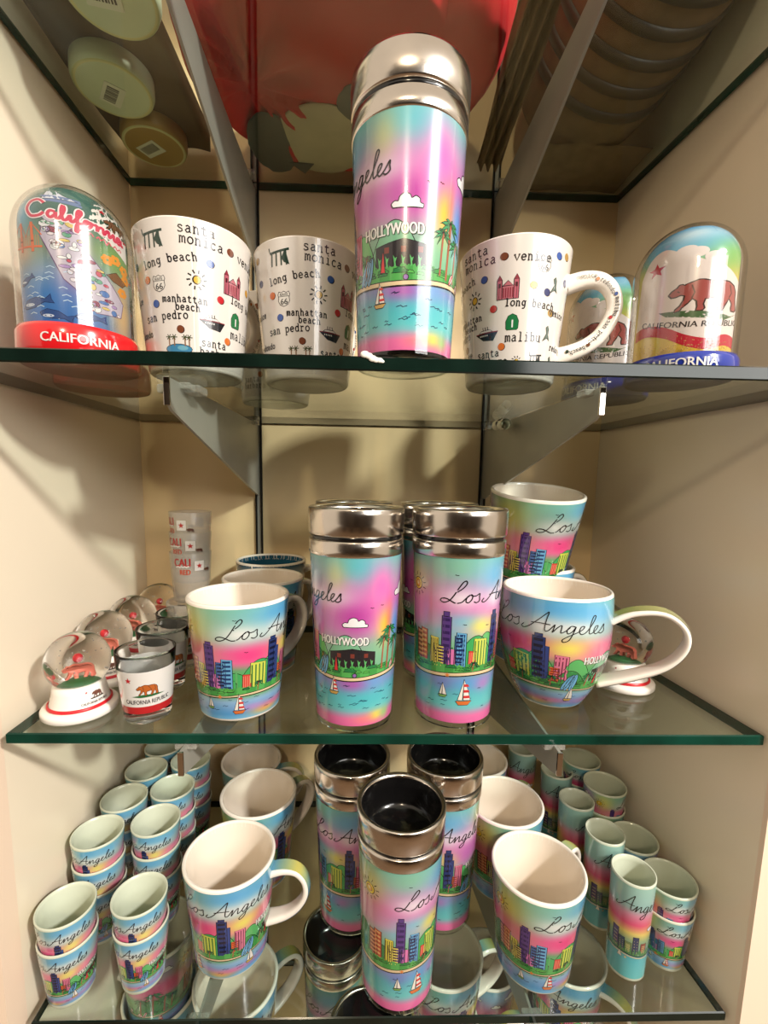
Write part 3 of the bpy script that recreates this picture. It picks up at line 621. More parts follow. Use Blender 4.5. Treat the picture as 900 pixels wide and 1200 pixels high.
def sign1(x, y, s=1):
    q = [(0, 6), (3, 4.6), (4.6, 1), (4.4, -4), (3.6, -5), (-3.6, -5), (-4.4, -4), (-4.6, 1), (-3, 4.6)]
    A.poly([(x + a * s, y + b * s) for a, b in q], (24, 120, 66), 3, .4, (18, 70, 40)); A.caps('1', x, y - .6, 5.6 * s, (250, 250, 245), 5, bold=.3)
def ship(x, y, s=1):
    A.poly([(x - 9 * s, y + 1 * s), (x + 10 * s, y + 1.2 * s), (x + 6.4 * s, y - 5 * s), (x - 2 * s, y - 4 * s)], (28, 28, 34), 3); A.line([(x - 9 * s, y + 1.3 * s), (x + 10 * s, y + 1.4 * s)], .6, (150, 40, 50), 4)
    A.poly([(x - 6 * s, y + 1.6 * s), (x + 6 * s, y + 1.6 * s), (x + 3 * s, y + 3.4 * s), (x - 4 * s, y + 3.2 * s)], (236, 232, 226), 3.4, .4)
    for d in (-2, 0, 2): A.line([(x + d * s, y + 3 * s), (x + (d - .4) * s, y + 5.6 * s)], .6, (60, 50, 50), 4)
    for i in range(5): A.rect(x + (-5 + i * 1.5) * s, y - 1 * s, x + (-4.2 + i * 1.5) * s, y + .1 * s, (240, 240, 235), 4)
def surfer(x, y, s=1):
    A.poly([(x - 4 * s, y - 6 * s), (x, y + 1 * s), (x - 1.4 * s, y + 6 * s), (x + 1 * s, y + 8 * s), (x + 2.4 * s, y + 5 * s), (x + 2.2 * s, y), (x + 4.5 * s, y - 5 * s), (x + 1 * s, y - 3 * s)], (96, 112, 100), 3, .4)
def beachpic(x, y, s=1):
    A.ell(x, y - 2 * s, 10 * s, 3.4 * s, (70, 140, 180), 3, .4); A.ell(x + 3 * s, y - 1.2 * s, 4 * s, 1.6 * s, (120, 180, 200), 4)
    for d in (-7, -3, 5, 8):
        A.line([(x + d * s, y), (x + d * s, y + 6 * s)], .9, (150, 110, 80), 4)
        for a in range(6): A.line([(x + d * s, y + 6 * s), (x + (d + 2.4 * math.cos(a)) * s, y + (6 + 2 * math.sin(a)) * s)], .6, (70, 80, 50), 4.3)
def dot(ph, f, c, r=2.5): A.ell(X_(ph), V_(f), r, r, c, 3, .4, olc) if False else (A.ell(X_(ph), V_(f), r, r, c, 3), A.ell(X_(ph) + .5, V_(f) - .3, r * .98, r, (50, 40, 40), 2.5))
TAN, BRN, BLU, NAV, RED, ORG, GLD = (190, 150, 80), (128, 70, 44), (50, 90, 170), (50, 56, 110), (205, 40, 50), (226, 120, 50), (232, 170, 60)
for off in (0, 180):                                    # the pattern comes round a second time after the handle
    def a_(ph): return X_(ph + off)
    def wd(t, ph, f, h=3.9, rot=0): tw(A, t, a_(ph), V_(f), h, .62, rot)
    pier(a_(-38), V_(.87)); wd('santa', 4, .93); wd('monica', 9, .855, 3.9, -2)
    for ph, f, c in ((-72, .90, TAN), (37, .86, BRN), (-68, .72, NAV), (16, .73, BLU), (-49, .60, ORG), (27, .50, RED), (-40, .43, BLU), (-14, .25, BRN), (37, .215, ORG), (68, .65, GLD), (84, .61, NAV), (95, .88, BLU), (92, .47, TAN)):
        A.ell(a_(ph), V_(f), 2.6, 2.6, c, 3); A.ell(a_(ph) + .5, V_(f) - .25, 2.6, 2.6, (44, 38, 40), 2.5)
    wd('venice', 66, .84, 3.6); wd('long beach', -23, .72, 3.3, 8); shield(a_(-34), V_(.565)); wsun(a_(3), V_(.60)); mission(a_(42), V_(.62))
    wd('manhattan', -8, .455, 2.9); wd('beach', -5, .40, 2.9); wd('long beach', 68, .515, 3.2, -3); sign1(a_(48), V_(.385)); wd('san pedro', -31, .335, 3.3, 3); ship(a_(18), V_(.32)); wd('malibu', 62, .27, 3.9)
    wd('santa', 21, .165, 3.3); wd('barbara', 25, .10, 3.3); beachpic(a_(-17), V_(.13)); wd('redondo', -66, .22, 2.6); wd('venice', -76, .47, 2.6)
    shield(a_(78), V_(.80)); surfer(a_(-80), V_(.10), .7); surfer(a_(93), V_(.66), .8); surfer(a_(90), V_(.31), .8); pier(a_(78), V_(.12), .7, (40, 44, 46)); wsun(a_(55), V_(.10), .6)
wm = make_mug('place_name_mug', A, 'white mug of coastal place names, left of the top shelf beside the red-based dome', .0432, .0345, .0990, M['ceramic_in'], hphi=137, hart=text_handle, handle=(.022, .076, .036, .0095, .0115))
G_W = 'white place name mugs on the top shelf'; wm['group'] = G_W
wm.location = (-.1346, .3778, ZS[1]); wm.rotation_euler.z = face_cam(-.1346, .3778, 1)
dup(wm, 'white place name mug standing just left of the tall tumbler', (-.0491, .3981, ZS[1]), face_cam(-.0491, .3981, -9), G_W)
dup(wm, 'white place name mug right of the tall tumbler, its lettered handle to the right', (.1186, .3835, ZS[1]), face_cam(.1186, .3835, 47), G_W)
dup(wm, 'white place name mug half hidden in the gap behind the two left mugs', (-.095, .497, ZS[1]), face_cam(-.095, .497, 240), G_W)

# ------------------------------------------------------------------ travel tumblers
HT, RT, RB = .178, .0395, .0322
def tr(z): return RB + (.0378 - RB) * (z / .141)
Wtu = 2 * PI * .0352 * 1000
tart = la_panorama(Art(), Wtu, 136.5, 'tumbler', lw=.55, uy=6.6)
def make_tumbler(label, lid=True):
    t = thing('travel_tumbler', label, 'tumbler')
    tart.build('printed_sleeve', wrap(tr, Wtu, .0045), M['ink'], t)
    lobj('clear_base', [(0, .0008), (RB * .93, .0008), (RB + .0006, 0), (RB + .0012, .0025), (RB + .0010, .0048)], M['clear2'], t)
    lobj('base_insert', [(0, .0035), (RB * .9, .0035), (RB * .98, .0046), (RB * .8, .005)], M['black'], t, 48)
    lobj('steel_collar', [(.0374, .1405), (.0382, .1408), (.0388, .142), (.0388, .1520), (.0383, .1528), (.0372, .1532)], M['steel'], t, 96)
    lobj('gasket', [(.0370, .1528), (.0376, .1532), (.0376, .1562), (.0370, .1566)], M['black'], t, 96)
    lobj('lid_band', [(.0372, .1560), (.0386, .1564), (.0392, .1576), (.0395, .172), (.0393, .1765), (.0386, .178), (.0368, .178), (.0352, .1768), (.0346, .1745)], M['steel'], t, 96)
    o = lobj('lid_insert', [(.0350, .1755), (.0345, .171), (.0338, .164), (.0325, .152), (.029, .146), (0, .145)], M['black'], t, 64)
    box('sip_slider', (-.006, -.024, .1462), (.006, -.008, .1500), M['rubber'], t, .0012)
    return t
G_T = 'rainbow skyline travel tumblers'
t1 = make_tumbler('tall tumbler standing alone at the centre of the top shelf'); t1['group'] = G_T
t1.location = (.0270, .3305, ZS[1]); t1.rotation_euler.z = face_cam(.0270, .3305, 137)
def tum(x, y, s, phi, label): return dup(t1, label, (x, y, ZS[s]), face_cam(x, y, phi), G_T)
tum(-.0054, .3696, 2, 137, 'left front tumbler on the middle shelf showing the hillside sign')
tum(.0810, .3747, 2, 0, 'right front tumbler on the middle shelf showing sun and city towers')
tum(-.0093, .4600, 2, 60, 'tumbler behind the left front one on the middle shelf'); tum(.0777, .4600, 2, 200, 'tumbler behind the right front one on the middle shelf')
tum(.0378, .3666, 3, -15, 'front centre tumbler with open black lid on the lower shelf')
tum(-.0075, .4360, 3, 60, 'left of the two rear tumblers on the lower shelf'); tum(.0890, .4360, 3, 45, 'right of the two rear tumblers on the lower shelf')
tum(-.026, .483, 4, 60, 'tumbler on the lowest shelf, below the left rear tumbler'); tum(.012, .385, 4, 90, 'tumbler on the lowest shelf, its rim just under the front centre tumbler')

# ------------------------------------------------------------------ skyline shot glasses
def sr(z): return .0180 + (.0235 - .0180) * (z / .058)
Ws = 2 * PI * .0208 * 1000
shot_bg = lambda ph, v: mixc(mug_bg(ph, v), (205, 215, 205), .12)
sart = la_panorama(Art(), Ws, 52, 'mug', lw=.34, uy=3.9, bg=shot_bg, nu=60, nv=24, full=False)
def make_shot(label):
    t = thing('picture_shot_glass', label, 'shot glass')
    v, f = lathe([(0, .0008), (.0165, .0008), (.0174, 0), (.0180, .001)] + [(sr(z), z) for z in (.005, .02, .04, .056)] + [(.0233, .0577), (.0227, .0581), (.0220, .0577)] + [(sr(z) - .0022, z) for z in (.055, .04, .02, .011)] + [(.012, .0082), (0, .008)], 48)
    mobj('glass_body', v, f, M['greyin'], t); sart.build('printed_artwork', wrap(sr, Ws, .004), M['ink'], t)
    return t
s0 = make_shot('x'); first = [True]
def shot(x, y, s, dz, phi, label, group):
    loc = (x, y, ZS[s] + dz)
    if first[0]:
        first[0] = False; s0.location = loc; s0.rotation_euler.z = face_cam(x, y, phi); s0['label'] = label; s0['group'] = group; return s0
    return dup(s0, label, loc, face_cam(x, y, phi), group)
GL = 'skyline shot glasses stacked on the left of the lower shelf'; GR = 'skyline shot glasses stacked on the right of the lower shelf'
NZ = .0255
LEFT = [(-.2565, .3600, 2, 'front outer stack by the left wall'), (-.1970, .3700, 2, 'front inner stack beside the front mug'), (-.2580, .4130, 3, 'second outer stack along the left wall'), (-.2085, .4290, 3, 'second inner stack from the front left'),
        (-.2575, .4620, 3, 'third outer stack along the left wall'), (-.2120, .4790, 3, 'third inner stack from the front left'), (-.2570, .5110, 3, 'fourth outer stack along the left wall'), (-.2110, .5300, 3, 'fourth inner stack, near the back left'), (-.2560, .5585, 3, 'rearmost outer stack in the left corner')]
RIGHT = [(.3010, .3835, 2, 'front stack by the right wall'), (.2960, .4330, 2, 'second stack along the right wall'), (.2895, .4840, 3, 'third stack along the right wall'), (.2850, .5330, 3, 'rear stack in the right corner')]
LV = {2: ['bottom', 'top'], 3: ['bottom', 'middle', 'top']}
for (lst, g, ph) in ((LEFT, GL, 72), (RIGHT, GR, 0)):
    for i, (x, y, n, where) in enumerate(lst):
        for k in range(n): shot(x + rnd.uniform(-.0004, .0004), y, 3, k * NZ, (80 if g is GL else (-10, 200, -60, 20)[i]) + (k * -12 if i < 2 else 0), '%s skyline shot glass of the %s' % (LV[n][k], where), g)
# tall shooters
def rr(z): return .0165 + .0025 * (z / .1)
Wl = 2 * PI * .0178 * 1000
A = Art(); A.grid(Wl, 95, 48, 30, blobs(stops([(0, (110, 205, 205)), (.22, (105, 195, 205)), (.3, (120, 150, 150)), (.42, (150, 180, 140)), (.5, (240, 215, 120)), (.6, (236, 90, 130)), (.7, (225, 150, 175)), (.78, (160, 200, 195)), (1, (170, 214, 200))]), [(300, .58, 30, .12, (240, 220, 110), .8), (140, .55, 40, .1, (240, 200, 120), .8)]))
k_ = Wl / 360
for i, (ph, hw, f1, c) in enumerate(((10, 9, .5, (84, 70, 110)), (28, 8, .43, (70, 90, 110)), (46, 9, .40, (120, 140, 90)), (-24, 9, .42, (110, 84, 90)), (66, 8, .47, (60, 70, 100)), (90, 9, .4, (150, 90, 80)), (200, 9, .5, (84, 70, 110)), (220, 9, .42, (60, 100, 110)), (240, 9, .45, (150, 110, 80)))):
    x = (ph % 360) * k_; A.rect(x - hw * k_, 26, x + hw * k_, f1 * 95, c, 2, .3)
    for j in range(5): A.rect(x - hw * k_ * .6, 28 + j * (f1 * 95 - 30) / 5, x + hw * k_ * .6, 29 + j * (f1 * 95 - 30) / 5, mixc(c, (240, 220, 150), .6), 2.8)
N = 40
for i in range(N): A.poly([(Wl * i / N, 25), (Wl * (i + 1) / N, 25), (Wl * (i + 1) / N, 29 + 1.5 * (i % 3)), (Wl * i / N, 29 + 1.5 * ((i + 1) % 3))], (86, 140, 90), 3.2)
A.line([(Wl * i / N, 25 + .6 * math.sin(i * .5)) for i in range(N + 1)], .8, INK, 4); A.line([(Wl * i / N, 23.4 + .6 * math.sin(i * .5)) for i in range(N + 1)], .9, (235, 210, 160), 4)
for x in (8, 60, 100): A.poly([(x - 2, 20), (x + 2, 20), (x, 26)], (245, 240, 225), 5, .25); star(A, x + 5, 21, 1.5, (235, 210, 150), 5)
A.ell(Wl * .8, 57, 3, 3, (245, 200, 70), 4, .3)
A.ell(Wl * .3, 52, 3.4, 2, (250, 246, 246), 4, .3)
for st_i, st in enumerate(SCR[1:]):
    A.line([(-23 + 5.2 * a + 1.2 * b, 71 + 6.6 * b) for a, b in crv(st, 4)], .55, INK, 8 + st_i * .1)
tall = thing('tall_shooter_glass', 'front tall shooter glass on the right of the lower shelf', 'shot glass', (.2590, .3745, ZS[3]), face_cam(.2590, .3745, 42), 'tall shooter glasses on the lower shelf')
v, f = lathe([(0, .0008), (.0155, .0008), (.0162, 0), (.0166, .001)] + [(rr(z), z) for z in (.01, .04, .07, .098)] + [(.0188, .1), (.0183, .1003), (.0174, .0998)] + [(rr(z) - .0019, z) for z in (.095, .06, .03, .012)] + [(0, .01)], 48)
mobj('glass_body', v, f, M['greyin'], tall); A.build('printed_artwork', wrap(rr, Wl, .003), M['ink'], tall)
for x, y, ph, lb in ((.2575, .4220, 28, 'second tall shooter glass from the front on the right of the lower shelf'), (.2500, .4700, 0, 'third tall shooter glass from the front on the right of the lower shelf'), (.2500, .5230, 40, 'rearmost tall shooter glass on the right of the lower shelf'), (.2230, .5700, 60, 'tall shooter glass at the back behind the right mug row')):
    dup(tall, lb, (x, y, ZS[3]), face_cam(x, y, ph), 'tall shooter glasses on the lower shelf')

# ------------------------------------------------------------------ flag shot glasses
def flag_art(W, H, s=1., c0=(244, 240, 234), bearc=(198, 104, 44), n=1, edge=True):
    A = Art(); A.grid(W, H, 48, 4, lambda ph, v: c0)
    for i in range(n):
        x = (i + .5) * W / n; bear(A, x, H * .44, H * .046, bearc); A.poly([(x - H * .34, H * .42), (x - H * .1, H * .465), (x + H * .2, H * .455), (x + H * .38, H * .42), (x + H * .1, H * .40), (x - H * .15, H * .395)], (44, 110, 60), 3)
        A.caps('CALIFORNIA REPUBLIC', x, H * .29, H * .105, (30, 28, 30), 5, width=H * .98, arc=-.15 / s, bold=.12); star(A, x - H * .38, H * .8, H * .075, RED)
    N = 40
    for i in range(N): A.poly([(W * i / N, 0), (W * (i + 1) / N, 0), (W * (i + 1) / N, H * .17), (W * i / N, H * .17)], (200, 40, 44), 2)
    return A
fs = thing('flag_shot_glass', 'clear shot glass with bear flag print, frontmost beside the snow globe', 'shot glass', (-.1790, .3640, ZS[2]), face_cam(-.179, .364, 180), 'flag shot glasses on the middle shelf')
v, f = lathe([(0, .0008), (.0165, .0008), (.0176, 0), (.0182, .002)] + [(sr(z), z) for z in (.006, .02, .04, .056)] + [(.0234, .0577), (.0229, .0581), (.0222, .0577)] + [(sr(z) - .0022, z) for z in (.055, .04, .02, .014)] + [(.012, .0105), (0, .010)], 56)
mobj('glass_body', v, f, M['rglass'], fs)
Wf = 2 * PI * .0208 * 1000
flag_art(Wf * .999, 36, n=2).build('printed_flag', wrap(lambda z: sr(z), Wf, .0095, phi0=90), M['ink'], fs)
for x, y, ph, lb in ((-.1890, .4190, 150, 'bear flag shot glass behind the frontmost one'), (-.1930, .4690, 170, 'rear bear flag shot glass partly behind the skyline mug')):
    dup(fs, lb, (x, y, ZS[2]), face_cam(x, y, ph), 'flag shot glasses on the middle shelf')
# frosted glasses
lowf = thing('frosted_candle_glass', 'wide frosted glass under the stack of frosted glasses', 'glass', (-.196, .512, ZS[2]))
v, f = lathe([(0, .001), (.024, 0), (.0265, .004), (.0275, .058), (.0268, .0586), (.0258, .058), (.025, .006), (0, .005)], 48); mobj('glass_body', v, f, M['frost'], lowf)
v, f = lathe([(.0277, .054), (.028, .056), (.0277, .0575)], 48); mobj('rim_band', v, f, M['frost'], lowf)
def fr(z): return .0190 + .0035 * z / .056
ft = thing('frosted_shot_glass', 'lowest frosted glass of the stack at the back left of the middle shelf', 'shot glass', (-.1960, .512, ZS[2] + .0590), face_cam(-.196, .512, 180), 'stacked frosted glasses')
v, f = lathe([(0, .001), (.0175, 0), (.0190, .002), (fr(.03), .03), (fr(.056), .056), (.0222, .0565), (.0212, .056), (fr(.03) - .0019, .03), (.0172, .006), (0, .0055)], 48); mobj('glass_body', v, f, M['frost'], ft)
Wr = 2 * PI * .021 * 1000; A = Art()
for i in range(2):
    x = Wr * (.5 * i + .22); A.caps('CALI', x, 44, 9, (190, 36, 34), 3, width=17, bold=.6); A.caps('RED', x + 3, 33, 6, (205, 70, 36), 3, width=11, bold=.5)
    for j in range(8): A.ell(x - 6 + j * 1.8, 38.5 + .6 * (j % 2), 1.1, .8, (245, 240, 232), 5)
    A.rect(x + 13, 34, x + 23, 45, (236, 230, 222), 2); star(A, x + 18, 39.5, 3.4, (190, 36, 34), 4); bear(A, x + 27, 32, .8, (100, 60, 44))
A.build('printed_letters', wrap(fr, Wr, .003, phi0=75), M['flat_ink'], ft)
for k, lb in ((1, 'middle frosted glass of the stack at the back left of the middle shelf'), (2, 'top frosted glass with red lettering at the back left of the middle shelf')):
    dup(ft, lb, (-.1960 + .0005 * k, .512, ZS[2] + .0590 + k * .0225), face_cam(-.196, .512, 180 + 25 * k), 'stacked frosted glasses')

# ------------------------------------------------------------------ little snow globes
def bear3d(name, s, m, parent, loc, thick=.3):
    """a little rounded walking bear; s = metres per outline unit"""
    V, F_ = [], []; n = len(BEAR); cx = sum(a for a, b in BEAR) / n; cy = sum(b for a, b in BEAR) / n
    rings = [(-thick * 3.3, .8), (-thick * 2.4, .95), (0, 1.02), (thick * 2.4, .95), (thick * 3.3, .8)]
    for d, k in rings:
        for i, (a, b) in enumerate(BEAR):
            a0, b0 = BEAR[i - 1]; a1, b1 = BEAR[(i + 1) % n]; tx, ty = a1 - a0, b1 - b0; l = math.hypot(tx, ty); sh = (1 - k) * 1.1
            V.append((loc[0] + (a - 5 - ty / l * sh * -1 * -1) * s, loc[1] + d * s, loc[2] + (b + tx / l * sh * -1 * -1 * -1) * s))
    for r_ in range(len(rings) - 1):
        for i in range(n): j = (i + 1) % n; F_.append((r_ * n + i, r_ * n + j, (r_ + 1) * n + j, (r_ + 1) * n + i))
    for r_, fl in ((0, 1), (len(rings) - 1, -1)):
        for t in tessellate_polygon([[Vector((a, b, 0)) for a, b in BEAR]]): F_.append(tuple(r_ * n + i for i in t)[::fl])
    return mobj(name, V, F_, m, parent)
def make_globe(label):
    t = thing('snow_globe', label, 'snow globe')
    def gr(z): return .0232 - (.0232 - .0192) * min(1, max(0, (z - .007) / .017)) ** .8
    lobj('base', [(0, 0), (.0275, 0), (.0288, .0015), (.0288, .0050), (.0276, .0068), (.0240, .0072)] + [(gr(z), z) for z in (.0085, .012, .016, .020, .024)] + [(.017, .0258), (0, .026)], M['resin'], t, 64)
    lobj('red_band', [(.0232, .0072), (.0242, .0080), (.0240, .0096), (.0228, .0102)], M['red'], t, 64)
    Wg = 2 * PI * .0225 * 1000; A = Art()
    for x in (Wg * .25, Wg * .75):
        bear(A, x + 2, 6.5, .95, (130, 80, 62)); A.line([(x - 4, 6.4), (x + 8, 6.4)], 1., (60, 50, 40), 3); A.caps('CALIFORNIA REPUBLIC', x, 3.3, 2, (40, 34, 34), 3, width=23, bold=.15); star(A, x - 7, 12, 1.3, RED)
    A.build('base_print', wrap(gr, Wg, .0095), M['flat_ink'], t)
    cz = .0435; lobj('grass_mound', [(0, .0330), (.005, .0326), (.010, .0306), (.0125, .0284), (.0128, .0266), (0, .0266)], M['green'], t, 20)
    bf = bear3d('bear_figure', .00175, M['bear'], t, (0, 0, .0318)); bf.rotation_euler.z = R(62); lobj('red_flower', arcp(0, .0452, .0030, -90, 90, 6), M['red'], t, 12)
    r = .0246
    prof = [(0, .0262)] + [(r * math.cos(R(a)), cz + r * math.sin(R(a))) for a in range(-44, 88, 6)] + [(0, cz + r)]
    lobj('glass_ball', prof, M['water'], t, 64)
    lobj('water_rim', [(.0168, .0258), (.0175, .0262), (.0172, .0272), (.0150, .0268)], M['resin'], t, 48)
    bm = bmesh.new(); q = random.Random(3)
    for i in range(26):
        a, b, rr_ = q.uniform(0, 6.28), q.uniform(-.6, .9), q.uniform(.010, .021)
        c = Vector((math.cos(a) * math.cos(b), math.sin(a) * math.cos(b), math.sin(b))) * rr_ + Vector((0, 0, cz)); bmesh.ops.create_icosphere(bm, subdivisions=1, radius=.0005, matrix=Matrix.Translation(c))
    o = bobj('glitter', bm, M['glit'], t); o['kind'] = 'stuff'
    return t
GG = 'little bear snow globes on the middle shelf'
g0 = make_globe('frontmost little snow globe by the left wall, pink bear inside'); g0['group'] = GG
g0.location = (-.2390, .3705, ZS[2]); g0.rotation_euler.z = face_cam(-.239, .3705, 60)
for x, y, ph, lb in ((-.2515, .4320, 80, 'second snow globe along the left wall'), (-.2530, .4900, 110, 'third snow globe along the left wall'), (-.2080-.0245, .5450, 95, 'rear left snow globe beside the frosted glasses') if False else (-.2500, .5490, 100, 'rearmost snow globe in the left corner of the middle shelf'), (.2640, .4270, 90, 'snow globe seen through the big looped mug handle'), (.2740, .4900, 60, 'snow globe behind the one by the looped handle')):
    dup(g0, lb, (x, y, ZS[2]), face_cam(x, y, ph), GG)

# ------------------------------------------------------------------ big snow domes on the top shelf
def make_dome(name, label, loc, bm_, painter, Rd=.0375, H=.112, hb=.021, bc=(250, 246, 240), grp=None, glit=None):
    x, y = loc; t = thing(name, label, 'snow dome', (x, y, ZS[1]), face_cam(x, y, 0))
    if grp: t['group'] = grp
    lobj('base', [(0, 0), (Rd - .001, 0), (Rd + .0008, .0015), (Rd + .0008, hb - .003), (Rd - .0005, hb), (Rd - .004, hb + .001), (0, hb + .001)], M[bm_], t, 80)
    W = 2 * PI * Rd * 1000; A = Art(); A.caps('CALIFORNIA', W * .25, hb * (560 if hb > .02 else 520), 6.2, bc, 3, width=47, bold=.35); A.build('base_lettering', wrap(lambda z: Rd + .0009, W, 0, phi0=-90), M['ink'], t)
    r = Rd - .0008; zc = H - r
    prof = [(r, hb), (r, (hb + zc) / 2)] + [(r * math.cos(R(a)), zc + r * math.sin(R(a))) for a in range(0, 88, 5)] + [(0, zc + r)]
    lobj('clear_dome', prof, M['clear'], t, 80); ri = r - .0022
    # picture insert: a card bowed towards the viewer, cut to the dome's outline
    A = Art(); painter(A)
    def surf(u, v):
        z = hb + v * 1e-3; rz = ri if z < zc else math.sqrt(max(1e-6, ri * ri - (z - zc) ** 2)); hh = max(hw(z), .01)
        a = R(-90) + (u / hh) * 1.13; return Vector((rz * math.cos(a), rz * math.sin(a), z)), Vector((math.cos(a), math.sin(a), max(0, z - zc) / ri)).normalized()
    hw = lambda z: (math.sqrt(max(0, ri * ri - .0165 ** 2)) if z < zc else math.sqrt(max(0, ri * ri - (z - zc) ** 2 - .0165 ** 2))) * 1000
    zt = zc + math.sqrt(ri * ri - .0165 ** 2) - hb; n = 28
    A.v = [(max(-hw(hb + v_ * 1e-3), min(hw(hb + v_ * 1e-3), u)), min(v_, zt * 1000 - .05), L) for u, v_, L in A.v]
    A.build('picture_card', surf, M['ink'], t)
    # card's back
    V, F_ = [], []
    for i in range(n + 1):
        v_ = zt * i / n; h = hw(hb + v_)
        for j in range(9):
            u = h * (j / 4 - 1) * .999; q, nn = surf(u, v_ * 1000 * .999); V.append(q - nn * .0008)
    for i in range(n):
        for j in range(8): a = i * 9 + j; F_.append((a, a + 9, a + 10, a + 1))
    mobj('card_back', V, F_, M['paper'], t)
    if glit:
        bm = bmesh.new(); q = random.Random(5)
        for i in range(150):
            u = q.gauss(2, 13); v_ = abs(q.gauss(0, 4)) + 1
            if abs(u) > 29: continue
            P_, nn = surf(u, v_); bmesh.ops.create_icosphere(bm, subdivisions=1, radius=q.uniform(.0002, .00045), matrix=Matrix.Translation(P_ + nn * q.uniform(.001, .005)))
        o = bobj('glitter', bm, M[glit], t); o['kind'] = 'stuff'
    return t
def grid_card(A, fn, w=68, h=92, nu=34, nv=46):
    k = len(A.v)
    for j in range(nv + 1):
        for i in range(nu + 1): A.v.append((w * (i / nu - .5), h * j / nv, 0)); A.c.append(fn(i / nu, j / nv))
    for j in range(nv):
        for i in range(nu): a = k + j * (nu + 1) + i; A.f.append((a, a + 1, a + nu + 2, a + nu + 1))
def card_bl(base, bl):
    def f(u, v):
        c = base(v)
        for a, b, sa, sb, col, k in bl:
            t = k * math.exp(-((u - a) / sa) ** 2 - ((v - b) / sb) ** 2)
            if t > .01: c = mixc(c, col, min(1, t))
        return c
    return f
def paint_flag(A):
    grid_card(A, card_bl(stops([(0, (236, 190, 70)), (.2, (240, 210, 90)), (.5, (190, 180, 90)), (.62, (150, 190, 110)), (.75, (110, 190, 220)), (1, (60, 150, 215))]), [(.5, .88, .2, .07, (225, 240, 245), .8), (.85, .7, .2, .12, (120, 190, 90), .9), (.9, .5, .15, .14, (230, 200, 80), .8), (.1, .6, .12, .2, (220, 200, 90), .7), (.8, .92, .15, .06, (170, 215, 235), .8)]))
    top = crv([(-25, 58), (-19, 69), (-11, 73), (-2, 66), (8, 60), (18, 56), (26, 50), (30, 46)], 5); bot = crv([(-27, 22), (-18, 23), (-8, 19), (2, 12), (12, 9), (22, 12), (31, 10)], 5)
    A.poly(top + bot[::-1], (246, 230, 220), 2); s0_ = crv([(-27, 22), (-18, 23), (-8, 19), (2, 12), (12, 9), (22, 12), (31, 10)], 6)
    A.poly(s0_ + [(a, b - 7.5) for a, b in s0_][::-1], (205, 36, 56), 2.4)
    for x, y in ((-3, 64), (4, 66), (12, 62), (-1, 68)): A.ell(x, y, 5, 3.6, (246, 232, 224), 1.6, 0)
    star(A, -15, 60, 5, (200, 40, 60), 4); bear(A, 10, 27, 3.7, (176, 84, 76)); A.poly([(-12, 30), (8, 27), (24, 24), (29, 26), (20, 21), (4, 23), (-8, 26)], (80, 110, 66), 3)
    A.caps('CALIFORNIA REPUBLIC', 4, 19, 4, (50, 40, 40), 5, width=52, arc=-.6, rot=-.08, bold=.15)
